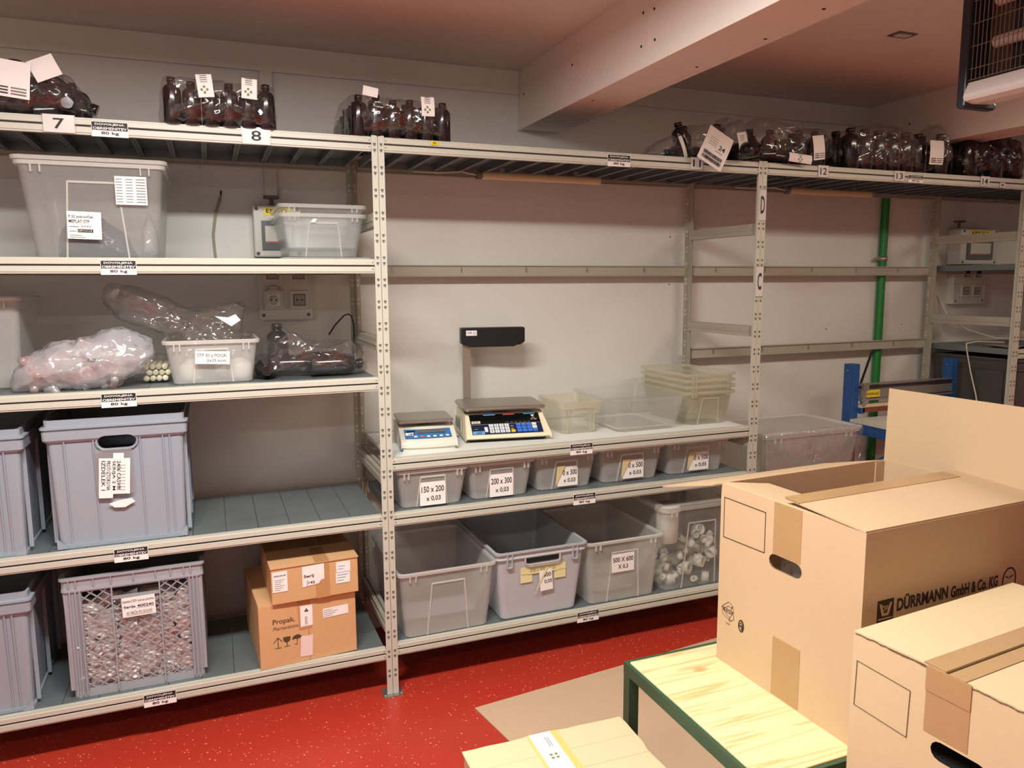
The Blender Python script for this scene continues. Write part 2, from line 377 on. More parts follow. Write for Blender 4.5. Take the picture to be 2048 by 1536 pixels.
def post(m, xs, side, front=True, H=2.004):
    """side=+1: post spans xs..xs+PW ; -1: xs-PW..xs"""
    a, b = (xs+.0008, xs+PW) if side > 0 else (xs-PW, xs-.0008)
    y = -.0045 if front else .512
    sgn = 1 if front else -1
    CM = CREAM if front else OLIVE
    yl, yh = sorted((y, y+sgn*.0016)); m.box(a, b, yl, yh, .004, H, CM)
    e0, e1 = (a, a+.0016) if side > 0 else (b-.0016, b)
    yl, yh = sorted((y+sgn*.0016, y+sgn*.034)); m.box(e0, e1, yl, yh, .004, H, CM)
    cx = (a+b)/2; z = .075
    while z < H-.02:
        for dz in (0, .0195):
            pts = [(-.0048, .005), (-.0048, -.001), (-.002, -.002), (-.0022, -.0055), (.0022, -.0055), (.002, -.002), (.0048, -.001), (.0048, .005)]
            if front: m.poly(pts, (cx, y, z+dz), (1, 0, 0), (0, 0, 1), .0005, SLOT)
            else: m.poly(pts, (cx, y-.0016, z+dz), (1, 0, 0), (0, 0, 1), .0005, CEILM)
            xs_ = e0-.0003 if side > 0 else e1
            for yy in (.012, .024):
                m.box(xs_, xs_+.0003, y+sgn*yy-.002, y+sgn*yy+.002, z+dz-.005, z+dz+.005, SLOT)
        z += .0752
def load_label(unit, x, zt, w=.098, h=.044, dz=-.052, tilt=0):
    m = MB(); o = Vector((x-w/2, -.0052, zt+dz)); u, v = FRONT
    m.slab(o, u, v, w, h, .0006, PAPER)
    m.slab(o+Vector((.0015, -.0006, h*.42)), u, v, w-.003, h*.54, .0003, BLACK)
    m.text('DOVOLJENA', o+Vector((w*.1, -.001, h*.71)), u, v, w*.8, h*.17, PAPER, .02)
    m.text('OBREMENITEV', o+Vector((w*.04, -.001, h*.46)), u, v, w*.92, h*.17, PAPER, .02)
    m.text('80 kg', o+Vector((w*.26, -.001, h*.1)), u, v, w*.48, h*.24, BLACK, .015)
    return m.build('load_label', unit)
def number_card(unit, s, x, w=.055, h=.048, tx=None, z=1.978):
    m = MB(); o = Vector((x-w/2, -.0052, z-h/2)); m.slab(o, *FRONT, w, h, .0008, PAPER)
    tw = w*(.36 if len(s) == 1 else .62); m.text(s, o+Vector(((w-tw)/2, -.0006, h*.2)), *FRONT, tw, h*.6, BLACK, .01)
    m.slab(o+Vector((-.004, -.0009, -.001)), *FRONT, w+.008, h+.002, .0003, CTAPE)
    return m.build('number_card', unit)
def shelving(name, label, x0, x1, levels, rails=(), tops=None, posts=(1, 1), braces=(1.752, 1.322, .842, .277)):
    u = thing(name, label, 'shelving', (0, 0, 0))
    for xx, sd, on in ((x0, 1, posts[0]), (x1, -1, posts[1])):
        if not on: continue
        for fr in (True, False):
            m = MB(); post(m, xx, sd, fr); m.build('post', u)
            a, b = sorted((xx+sd*.0005, xx+sd*.036)); y0_, y1_ = (-.025, .04) if fr else (.472, .537)
            f = MB().box(a, b, y0_, y1_, 0, .005, ALU); f.lathe([(.006, 0), (.006, .004)], ((a+b)/2+sd*.012, (y0_+y1_)/2-.02*(1 if fr else -1), .005), STEEL, 8); f.build('foot', u)
        for zb in braces:
            m = MB(); xa, xb = sorted((xx+sd*.0025, xx+sd*.017))
            m.box(xa, xb, .03, .478, zb-.045, zb, OLIVE); m.box(xa-.003 if sd < 0 else xb, xa if sd < 0 else xb+.003, .03, .478, zb-.027, zb-.019, OLIVE)
            m.build('side_brace', u)
    for zt in levels:
        a, b = x0+PW+.0005, x1-PW-.0005
        m = MB(); beam_profile(m, a, b, zt, 0); m.build('front_beam', u)
        m = MB(); beam_profile(m, a, b, zt, .512, True, OLIVE); m.build('back_beam', u)
        m = MB()
        if tops and zt in tops: m.box(a+.004, b-.004, .0185, .492, zt-.016, zt-.0015, WHITEB)
        else: trays(m, a+.003, b-.003, zt)
        m.build('shelf_panel', u)
    for zt in rails:
        m = MB(); beam_profile(m, x0+PW+.0005, x1-PW-.0005, zt, .512, True, OLIVE)
        for k in range(5):
            xk = x0+.15+k*.3; m.box(xk, xk+.003, .495, .508, zt-.03, zt-.01, ALU)
        m.build('back_rail', u)
    return u
L1, L2, L3, L4, L5 = 2.0, 1.594, 1.187, .689, .185
LA, LB, LC = .8926, .6892, .1951
U1 = shelving('shelving_unit', 'cream steel shelving bay at the left, five levels with grey crates and boxes', -1.606, 0, (L1, L2, L3, L4, L5))
U2 = shelving('shelving_unit', 'cream steel shelving bay in the middle, with the white worktop level under the scales', 0, 1.606, (L1, LA, LB, LC), rails=(1.5873,), tops=(LA,))
U3 = shelving('shelving_unit', 'cream steel shelving bay right of the posts marked D and C, mostly open rails', 1.606, 3.225, (L1, LC), rails=(1.5873, 1.187))
U4 = shelving('shelving_unit', 'cream steel shelving bay at the far right edge beyond the green pipe, holding dark totes', 3.225, 4.84, (L1, L2, 1.160, .62, .15))
for u, x, zt in ((U1, -.802, L1), (U1, -.806, L2), (U1, -.832, L3), (U1, -.83, L4), (U1, -.777, L5), (U2, .925, L1), (U2, .773, LA), (U2, .788, LB), (U2, .808, LC)): load_label(u, x, zt)
load_label(U3, 2.465, L1, .09, .034, dz=-.047)
number_card(U1, '7', -.934, .08, .05); number_card(U1, '8', -.388, .084, .052)
number_card(U2, '11', 1.278, .058, .046); number_card(U3, '12', 1.925, .056, .048); number_card(U3, '13', 2.366, .062, .044); number_card(U3, '14', 2.916, .058, .046)
m = MB().slab((.185, -.0055, 1.984), *FRONT, .026, .014, .0006, YEL); m.text('80', (.192, -.0061, 1.987), *FRONT, .012, .008, BLACK); m.build('yellow_sticker', U2)
MB().slab((3.02, -.0055, 1.955), *FRONT, .034, .022, .0006, PAPER).slab((3.028, -.0062, 1.961), *FRONT, .018, .010, .0003, GREYINK).build('white_sticker', U3)
for s, z, x in (('D', 1.826, 1.609), ('C', 1.51, 1.607)):
    m = MB().slab((x-.018, -.0052, z-.062), *FRONT, .036, .124, .0008, PAPER)
    m.text(s, (x-.0105, -.006, z-.035), *FRONT, .021, .072, BLACK, .02)
    m.slab((x-.02, -.0066, z-.066), *FRONT, .04, .135, .0003, CTAPE)
    m.build('letter_card', U2 if s == 'D' else U3)

# ------------------------------------------------------------------ clear and grey containers
def tub(name, label, loc, w, d, h, taper=.03, t=.0022, r=.022, rim=.012, M=CLR, MR=CLRR, rz=0, group=None, lid=False, upanel=True, cat='storage box', hooks=True, hl=.022):
    T = thing(name, label, cat, loc, rz, group)
    x0, x1 = -w/2, w/2; k = taper
    def lp(z, out): s_ = k*(1-z/h); return rrect(x0+s_-out, x1-s_+out, s_-out, d-s_+out, max(.004, r), z)
    b = MB(); b.loops([lp(0, -.006), lp(.004, 0), lp(h-rim, 0)], M, close0=True, close1=False, smooth=False)
    b.loops([lp(h-rim, -t), lp(.004, -t)], M, close0=False, close1=True)
    if upanel:
        pw, ph = w*.17, h*.80; pb = w*.215
        sl = k/h
        def yy(z): return k-sl*z-.0025
        for q in (-1, 1):
            z1 = ph; b.hexa([(q*pb-.0025, yy(0), .003), (q*pb+.0025, yy(0), .003), (q*pb+.0025, yy(0)+.004, .003), (q*pb-.0025, yy(0)+.004, .003),
                             (q*pw-.0025, yy(z1), z1), (q*pw+.0025, yy(z1), z1), (q*pw+.0025, yy(z1)+.004, z1), (q*pw-.0025, yy(z1)+.004, z1)], MR)
        b.box(-pw, pw, yy(ph), yy(ph)+.004, ph-.004, ph+.002, MR)
    b.build('tub_body', T)
    m = MB(); ri = .008
    m.loops([lp(h-rim, 0), lp(h-rim, ri), lp(h-.002, ri), lp(h, ri-.002), lp(h, -t+.001), lp(h-.002, -t), lp(h-rim, -t)], MR, close0=False, close1=False)
    if hooks:
        for q in (-1, 1):
            for o in (.34, .40): m.box(q*w*o-.002, q*w*o+.002, -ri, .002+k*.1, h-rim-hl, h-rim, MR)
    m.build('rim', T)
    if lid:
        l = MB(); l.loops([lp(h+.001, ri+.004), lp(h+.012, ri+.004), lp(h+.014, ri), lp(h+.014, -.012), lp(h+.006, -.018)], MR, close0=False, close1=False)
        l.loops([lp(h+.004, -.018), lp(h+.006, -.018)], M); l.build('lid', T)
    return T
def card(T, x, z, w, h, y, lines, tilt=0, m_=None, name='paper_label', lean=0):
    """paper label on the front of a container. lines: (text, fx, fz, fw, fh, bold)"""
    m = MB(); m.X = Matrix.Translation((x, y, z)) @ Matrix.Rotation(R(tilt), 4, 'Y') @ Matrix.Rotation(R(lean), 4, 'X')
    m.slab((-w/2, 0, -h/2), *FRONT, w, h, .0008, m_ or PAPER)
    for t_, fx, fz, fw_, fh, bd in lines:
        if t_ == '#': m.slab((-w/2+fx*w, -.0008, -h/2+fz*h), *FRONT, fw_*w, fh*h, .0003, BLACK)
        elif t_ == '=': m.slab((-w/2+fx*w, -.0008, -h/2+fz*h), *FRONT, fw_*w, fh*h, .0003, GREYINK)
        elif t_.startswith('~'): m.text(t_[1:], (-w/2+fx*w, -.0012, -h/2+fz*h), *FRONT, fw_*w, fh*h, PAPER, bd)
        else: m.text(t_, (-w/2+fx*w, -.0008, -h/2+fz*h), *FRONT, fw_*w, fh*h, BLACK, bd)
    return m.build(name, T)
def tworow(a, b): return [(a, .06, .56, .88, .26, .012), (b, .24, .16, .56, .24, .012)]
def film_roll(label, x, y, z, w, d, h, seed, group=None, mt=None, name='folded_bags', cat='plastic bags'):
    return bagshape(name, label, cat, [(x-w/2, z), (x-w*.5, z+h*.5), (x-w*.3, z+h), (x+w*.1, z+h*.8), (x+w*.45, z+h*.7), (x+w/2, z)], y, d, seed, mt or BAGW, amp=.008, group=group)
def bagshape(name, label, cat, outline, yc, depth, seed, mt, amp=.008, freq=14, group=None, zmin=None, parent=None, N=120, K=20, bulge=.5, ymin=None, build=True):
    P = [Vector((a, 0, b)) for a, b in outline]; c = sum(P, Vector())/len(P); n = len(P)
    seg = [(P[(i+1) % n]-P[i]).length for i in range(n)]; tot = sum(seg); ring = []
    for k in range(N):
        s_ = tot*k/N; i = 0
        while s_ > seg[i]: s_ -= seg[i]; i = (i+1) % n
        ring.append(P[i].lerp(P[(i+1) % n], s_/seg[i]))
    ring = [(ring[(k-1) % N]+ring[k]*6+ring[(k+1) % N])/8 for k in range(N)]
    zm = min(p.z for p in P) if zmin is None else zmin
    so = Vector((seed*7.3, seed*3.1, seed*5.7)); vs_ = []; fs = []
    def disp(p, e):
        q = p*freq+so
        a = noise.noise_vector(q)*amp+noise.noise_vector(q*2.7)*amp*.5
        rdg = (1-abs(noise.noise(q*1.3))*2)*amp*.7
        cre = (abs(noise.noise(q*1.9+Vector((9, 2, 4))))-.25)*amp*1.6+(abs(noise.noise(q*4.1))-.25)*amp*.9
        a = a+(p-c).normalized()*cre
        o_ = p+a+Vector((0, (1 if p.y > yc else -1)*rdg*e, 0))
        o_.z = max(o_.z, zm)
        if ymin is not None: o_.y = max(o_.y, ymin)
        return o_
    for side in (-1, 1):
        for k in range(1, K):
            f = k/K
            for j in range(N):
                p = c+(ring[j]-c)*f; p.y = yc+side*depth/2*(1-f**2.6)**bulge; vs_.append(disp(p, 1))
        p = Vector((c.x, yc+side*depth/2, c.z)); vs_.append(disp(p, 1))
    B = len(vs_)
    for j in range(N): p = ring[j].copy(); p.y = yc; vs_.append(disp(p, 0))
    H = (K-1)*N+1
    for si, side in enumerate((-1, 1)):
        o_ = si*H
        for k in range(K-2):
            for j in range(N):
                q = (o_+k*N+j, o_+k*N+(j+1) % N, o_+(k+1)*N+(j+1) % N, o_+(k+1)*N+j); fs.append(q if side < 0 else q[::-1])
        for j in range(N):
            q = (o_+(K-2)*N+j, o_+(K-2)*N+(j+1) % N, B+(j+1) % N, B+j); fs.append(q if side < 0 else q[::-1])
            q = (o_+H-1, o_+(j+1) % N, o_+j); fs.append(q if side > 0 else q[::-1])
    m = MB(); m.add(vs_, fs, mt, True)
    if parent: return m.build(name, parent)
    o = m.build(name, origin=(c.x, yc, zm)); return tag(o, label, cat, group)

# --- unit 2, row B: five small boxes with paper labels
Bs = [(.176, .272, .045, '150 x 200', 'x 0,03', None), (.452, .268, .055, '200 x 300', 'x 0,03', 1), (.735, .272, .07, '200 x 300', 'x 0,03', None), (1.040, .298, .075, '500 x 500', 'x 0,03', 2), (1.372, .31, .085, '450 x 500', 'x 0,05', 3)]
names = ['small clear box marked 150 x 200 beside the left post', 'small clear box marked 200 x 300 under the white worktop, second from the post',
         'small clear box with curling 300 label, middle of the row under the worktop', 'small clear box with curling 500 label, fourth from the post under the worktop',
         'small clear box marked 0,05 at the right end of the row under the worktop']
for i, (x, w_, y, a, b, c) in enumerate(Bs):
    T = tub('storage_box', names[i], (x, y-.025, LB-.0008), w_, .38, .148, taper=.022, M=FRO, MR=FROR, group='small clear boxes under the white worktop')
    lw, lh = w_*.36, .088
    if i in (0, 1):
        card(T, 0, .052, lw, lh, .008, tworow(a, b))
    else:
        card(T, .006, .054, lw*.92, lh*.9, .008, [(a[2:], .26, .56, .7, .27, .012), (b, .3, .16, .58, .24, .012)])
        m = MB(); m.poly([(-lw*.5, -lh*.42), (-lw*.42, lh*.5), (-lw*.05, lh*.5), (-lw*.3, 0)], (.0, .004, .054), (1, 0, 0), (0, 0, 1), .001, mat('label_curl', (206, 190, 140), .6)); m.build('curled_corner', T)
    if c:
        film_roll(['milky folded plastic bags in the box marked 200 x 300', 'milky folded plastic bags in the box with curling 500 label', 'milky folded plastic bags in the rightmost small box under the worktop'][c-1], x, y+.14, LB+.009, w_*.6, .2, .07, i+3, group='folded bags in the small boxes')
# --- unit 2, row C: large boxes
Cb = LC-.0008
T = tub('storage_box', 'large frosted open box standing against the shelf post on the lowest level', (.222, -.004, Cb), .372, .49, .262, taper=.024, M=FRO, MR=FROR, group='large boxes on the lowest middle level')
T = thing('stacking_tub', 'light grey open plastic tub with masking tape and torn 600 label', 'storage box', (.607, .0, Cb))
w_, d_, h_ = .378, .49, .285
def lpg(z, out, s0=.028): s_ = s0*(1-z/h_); return rrect(-w_/2+s_-out, w_/2-s_+out, s_-out, d_-s_+out, .022, z)
m = MB(); m.loops([lpg(0, -.004), lpg(.006, 0), lpg(h_-.03, 0)], GREYTUB, True, False); m.loops([lpg(h_-.03, -.003), lpg(.006, -.003)], GREYTUB, False, True); m.build('tub_body', T)
m = MB(); m.loops([lpg(h_-.032, 0), lpg(h_-.032, .007), lpg(h_-.026, .009), lpg(h_-.022, .004), lpg(h_-.008, .004), lpg(h_-.006, .011), lpg(h_, .011), lpg(h_, -.003), lpg(h_-.032, -.003)], GREYTUB, False, False)
for q in (-.15, -.13, .13, .15): m.box(q-.0015, q+.0015, -.011, .003, h_-.06, h_-.004, GREYTUB)
for q in (-.14, .14): m.box(q-.0115, q+.0115, -.009, .002, h_-.062, h_-.058, GREYTUB)
m.build('rim', T)
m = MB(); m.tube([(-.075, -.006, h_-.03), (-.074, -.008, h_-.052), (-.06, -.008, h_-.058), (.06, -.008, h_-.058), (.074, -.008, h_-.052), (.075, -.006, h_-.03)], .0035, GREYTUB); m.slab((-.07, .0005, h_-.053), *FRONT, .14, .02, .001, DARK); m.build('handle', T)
m = MB()
for q in (-.09, .055): m.slab((q, .008, .15), *FRONT, .05, .07, .0006, MASK)
m.slab((-.09, .006, .185), *FRONT, .195, .028, .0006, MASK); m.slab((-.06, .005, .183), *FRONT, .13, .026, .0006, MASK)
m.text('500 x 600 x 0,05', (-.05, .0044, .189), *FRONT, .11, .013, GREYINK); m.build('masking_tape', T)
card(T, .018, .15, .055, .085, .004, [('600', .3, .66, .6, .2, .012), ('0,05', .35, .32, .6, .2, .012)], tilt=-4)
m = MB(); m.poly([(-.045, -.062), (-.004, .03), (.012, .04), (-.01, 0)], (.012, .001, .16), (1, 0, 0), (0, 0, 1), .001, MASK); m.build('torn_corner', T)
T = tub('storage_box', 'large frosted box marked 500 X 600 X 0,3 right of the grey tub', (.985, .004, Cb), .35, .49, .272, taper=.022, M=FRO, MR=FROR, group='large boxes on the lowest middle level')
card(T, -.01, .17, .105, .078, .004, [('500 X 600', .05, .55, .9, .26, .012), ('X 0,3', .28, .14, .44, .26, .012)])
film_roll('crumpled milky bags lying in the box marked 500 X 600', 1.0, 1.0 and .2, LC+.009, .23, .28, .085, 9)
T = tub('storage_box', 'large clear lidded box full of white caps and a jar, half behind the carton', (1.362, .002, Cb), .40, .47, .372, taper=.026, M=CLR, MR=CLRR, lid=True, group='large boxes on the lowest middle level')
j = thing('plastic_jar', 'white plastic jar with screw lid inside the lidded box of caps', 'jar', (1.236, .085, LC+.20))
m = MB(); m.lathe([(.04, 0), (.045, .003), (.05, .13), (.05, .135)], (0, 0, 0), WPL, 24); m.build('jar_body', j)
m = MB(); m.lathe([(.055, .135), (.055, .148), (.05, .15), (.053, .153), (.053, .165), (.048, .168)], (0, 0, 0), WPL, 24); m.build('lid', j)
random.seed(5)
def cap_mesh(r, h):
    m = MB(); m.lathe([(r, 0), (r, h), (r*.86, h), (r*.8, .003)], (0, 0, 0), WPL, 14); return m.mesh('plastic_fitting')
CAPS = [cap_mesh(.018, .02), cap_mesh(.013, .045), cap_mesh(.024, .03), cap_mesh(.011, .03)]
nc = 0
for layer in range(8):
    for q in range(16):
        x = 1.21+random.random()*.29; y = .06+random.random()*.25; z = LC+.004+layer*.026
        if layer > 4 and x < 1.34: continue
        o = bpy.data.objects.new('plastic_fitting', CAPS[random.randrange(4)]); COL.objects.link(o); o.location = (x, y, z+.014)
        o.rotation_euler = (random.uniform(0, 3), random.uniform(0, 3), random.uniform(0, 6)); tag(o, 'small white plastic fitting in the heap inside the lidded clear box', 'fitting', 'white fittings heaped in the lidded box'); nc += 1

# --- unit 2, worktop
A0 = LA-.0008
T = tub('storage_box', 'small yellowish clear box beside the black and cream price scale', (.845, .135, A0), .185, .23, .135, taper=.014, M=YCLR, MR=YCLRR, upanel=False, rim=.03)
m = MB()
for q in (-.06, -.045, .045, .06): m.box(q-.001, q+.001, .004, .012, .01, .1, YCLRR)
m.box(-.03, .03, .0, .006, .085, .105, YCLRR); m.build('handle_grip', T)
tub('storage_box', 'wide clear empty box without lid between the yellowish box and the nested stack', (1.135, .06, A0), .335, .4, .142, taper=.03, M=CLR, MR=CLR, upanel=False, hooks=True)
tub('box_lid', 'flat clear sheet-like lid lying in the wide clear box', (1.12, .1, A0+.006), .25, .3, .012, taper=.004, M=CLR, MR=CLRR, upanel=False, hooks=False, rim=.004, cat='lid')
sl = ['lowest of the four nested clear boxes on the worktop', 'second from bottom of the four nested clear boxes on the worktop', 'third from bottom of the four nested clear boxes on the worktop', 'topmost of the four nested clear boxes on the worktop']
for k in range(4):
    tub('storage_box', sl[k], (1.448, .085+.0, A0+k*.0265), .245, .38, .148, taper=.026, M=YCLR, MR=YCLRR, upanel=(k == 0), hl=.011, group='nested clear boxes on the worktop')
# small scale
T = thing('laboratory_scale', 'small white weighing scale with blue control panel and steel pan beside the post', 'scale', (.197, .205, A0), R(-7))
pr = [(-.13, .012), (-.128, .03), (-.118, .038), (-.048, .07), (-.03, .078), (.13, .078), (.135, .012)]
m = MB()
for q in range(8):
    pass
def curved(m, pr, w, mt, bow=.012, n=10):
    L_ = []
    for i in range(n+1):
        x = -w/2+w*i/n; b = bow*(1-(2*i/n-1)**2)
        L_.append([(x, y-(b if y < -.02 else 0), z) for y, z in pr])
    k = len(pr); vs_ = [p for l in L_ for p in l]; fs = [(i*k+j, i*k+(j+1) % k, (i+1)*k+(j+1) % k, (i+1)*k+j) for i in range(n) for j in range(k)]
    fs += [tuple(range(k)), tuple(range(n*k, n*k+k))[::-1]]; m.add(vs_, fs, mt)
curved(m, pr, .212, SWHITE); m.build('housing', T, bevel=.004)
m = MB(); curved(m, [(-.122, .0), (-.122, .014), (.128, .014), (.128, 0)], .196, SWHITE); m.build('base', T)
MB().box(-.107, -.085, -.12, -.1, 0, .016, SBLUE).build('levelling_foot', T)
sv = Vector((0, .07, .032)).normalized(); ux = Vector((1, 0, 0)); on = Vector((0, -.0009, .001))
def onp(x, s): b = .012*(1-(x/.106)**2); return Vector((x, -.118-b, .038))+Vector((0, -.0008, .0016))+sv*s+on
m = MB(); N_ = 10
top_ = [onp(-.088+.176*i/N_, .07) for i in range(N_+1)]; bot_ = [onp(-.088+.176*i/N_, .012) for i in range(N_+1)]
m.add(bot_+top_, [(i, i+1, N_+2+i, N_+1+i) for i in range(N_)], SBLUE)
m.slab(onp(-.04, .042)+on*2, ux, sv, .105, .022, .0008, ELECD)
m.slab(onp(-.08, .05)+on, ux, sv, .035, .01, .0006, NAVY); m.slab(onp(-.085, .03)+on, ux, sv, .04, .016, .0006, PAPER); m.text('164', onp(-.075, .032)+on*2, ux, sv, .025, .01, BLACK, .01, .3)
for q in range(6): m.slab(onp(-.055+q*.024, .017)+on, ux, sv, .012, .009, .001, RED if q == 1 else KEYW)
m.build('control_panel', T)
MB().slab((-.03, -.048, .0725), ux, sv, .05, .008, .0006, PAPER).build('sticker', T)
m = MB(); m.loops([rrect(-.104, .1, -.062, .12, .012, .092), rrect(-.107, .103, -.065, .123, .012, .096), rrect(-.107, .103, -.065, .123, .012, .104), rrect(-.104, .1, -.062, .12, .012, .106)], STEEL); m.box(-.02, .02, 0, .04, .078, .094, DARK); m.build('weighing_pan', T)
# price scale
T = thing('price_scale', 'cream price-computing scale with steel platter, keypads and black display on a pole', 'scale', (.5345, .255, A0), R(-9))
pr = [(-.155, .014), (-.155, .024), (-.045, .098), (.15, .098), (.155, .088), (.155, .014)]
m = MB(); n = len(pr); W2 = .172
wd = [W2, W2, W2-.012, W2-.012, W2-.008, W2]
m.add([(-q, y, z) for (y, z), q in zip(pr, wd)]+[(q, y, z) for (y, z), q in zip(pr, wd)], [(i, (i+1) % n, n+(i+1) % n, n+i) for i in range(n)]+[tuple(range(n)), tuple(range(n, 2*n))[::-1]], SCREAM)
m.build('housing', T, bevel=.005)
MB().box(-.155, .155, -.135, .14, .006, .015, DARK).box(-.15, -.12, -.13, -.1, 0, .008, DARK).box(.12, .15, -.13, -.1, 0, .008, DARK).box(-.15, -.12, .1, .13, 0, .008, DARK).box(.12, .15, .1, .13, 0, .008, DARK).build('base', T)
pv = Vector((0, .11, .074)).normalized(); po = Vector((0, -.155, .024)); nn = Vector((1, 0, 0)).cross(pv)
def pp(x, s): return po+Vector((x, 0, 0))+pv*s+nn*.0006
m = MB(); m.slab(pp(-.143, .070), ux, pv, .286, .055, .0008, GLOSSK)
for x, c in ((-.085, LBLUE), (-.005, RED), (.08, LBLUE)): m.slab(pp(x, .118)+nn*.001, ux, pv, .048, .010, .001, c)
m.slab(pp(-.138, .074)+nn*.001, ux, pv, .035, .012, .001, SCREAM); m.text('EUR', pp(-.132, .077)+nn*.002, ux, pv, .022, .006, BLACK, .01)
m.poly([(.108, .112), (.124, .112), (.116, .101)], pp(0, 0)+nn*.001, ux, pv, .0006, PAPER)
m.text('VIA', pp(.109, .093)+nn*.001, ux, pv, .015, .005, PAPER); m.text('DS 788', pp(.105, .084)+nn*.001, ux, pv, .024, .005, PAPER)
for q in range(6): m.slab(pp(.0+q*.018, .074)+nn*.001, ux, pv, .01, .002, .0005, GREYINK)
m.build('display_window', T)
m = MB(); m.slab(pp(-.143, .012), ux, pv, .286, .056, .0008, NAVY); e = nn*.0008
for i in range(4):
    for k in range(3):
        m.slab(pp(-.072+i*.021, .018+k*.0165)+e, ux, pv, .0175, .0135, .003, KEYW)
        m.text('789456123'[((2-k)*3+i) % 9] if i < 3 else 'x', pp(-.066+i*.021, .021+k*.0165)+e+nn*.003, ux, pv, .005, .007, GREYINK, .01)
        m.slab(pp(.038+i*.0215, .018+k*.0165)+e, ux, pv, .0185, .0135, .003, KEYW if (i == 3 and k > 0) else KEYB)
m.slab(pp(.014, .0185)+e, ux, pv, .016, .012, .003, YEL); m.slab(pp(-.092, .024)+e, ux, pv, .013, .026, .003, KEYW)
m.slab(pp(-.14, .0125)+e, ux, pv, .046, .018, .0008, LBLUE); m.text('165', pp(-.13, .0145)+e*2, ux, pv, .026, .011, BLACK, .01, .3)
m.lathe([(.008, 0), (.008, .002)], tuple(pp(-.125, .042)+e), ALU, 12)
for k in range(2): m.slab(pp(.016, .038+k*.014)+e, ux, pv, .01, .003, .0005, YEL)
m.build('keypad', T)
m = MB(); o_ = Vector((-.1665, .1, .03)); m.X = Matrix.Identity(4)
m.slab((-.1722, .11, .03), *LEFT, .13, .04, .0012, GLOSSK)
for k in range(4): m.slab((-.1735, .095, .036+k*.008), *LEFT, .09, .0012, .0004, GREYINK)
m.slab((-.1728, -.03, .03), *LEFT, .03, .045, .001, PAPER)
m.build('type_plate', T)
m = MB(); m.loops([rrect(-.165, .165, -.075, .155, .02, .112), rrect(-.17, .17, -.08, .16, .02, .118), rrect(-.17, .17, -.08, .16, .02, .127), rrect(-.166, .166, -.076, .156, .02, .13)], STEEL); m.box(-.03, .03, 0, .06, .098, .113, DARK); m.build('weighing_pan', T)
m = MB().box(-.128, -.096, .168, .184, .02, .36, STEEL); m.box(-.13, -.094, .15, .17, .03, .06, SCREAM); m.build('pole', T)
hd = [(-.138, .365), (-.1, .35), (.09, .35), (.105, .357), (.118, .357), (.138, .37), (.138, .428), (.134, .432), (-.134, .432), (-.138, .428)]
m = MB(); m.poly(hd, (-.0, .195, 0), (1, 0, 0), (0, 0, 1), .05, HEADK); h = m.build('display_head', T, bevel=.004)
m = MB().slab((-.117, .1445, .399), *FRONT, .046, .022, .0008, PAPER); m.text('A-M', (-.112, .1436, .408), *FRONT, .018, .008, KEYB, .02)
for k in range(3): m.slab((-.087, .1436, .404+k*.005), *FRONT, .012, .0015, .0004, GREYINK)
m.build('sticker', h)
m = MB(); m.tube([(.33, .19, A0+.02), (.30, .25, A0+.006), (.315, .32, A0+.005), (.36, .43, A0+.005)], .0025, CORDK); tag(m.build('black_cable', origin=(.32, .25, A0)), 'black power cord on the worktop between the two scales', 'cord')

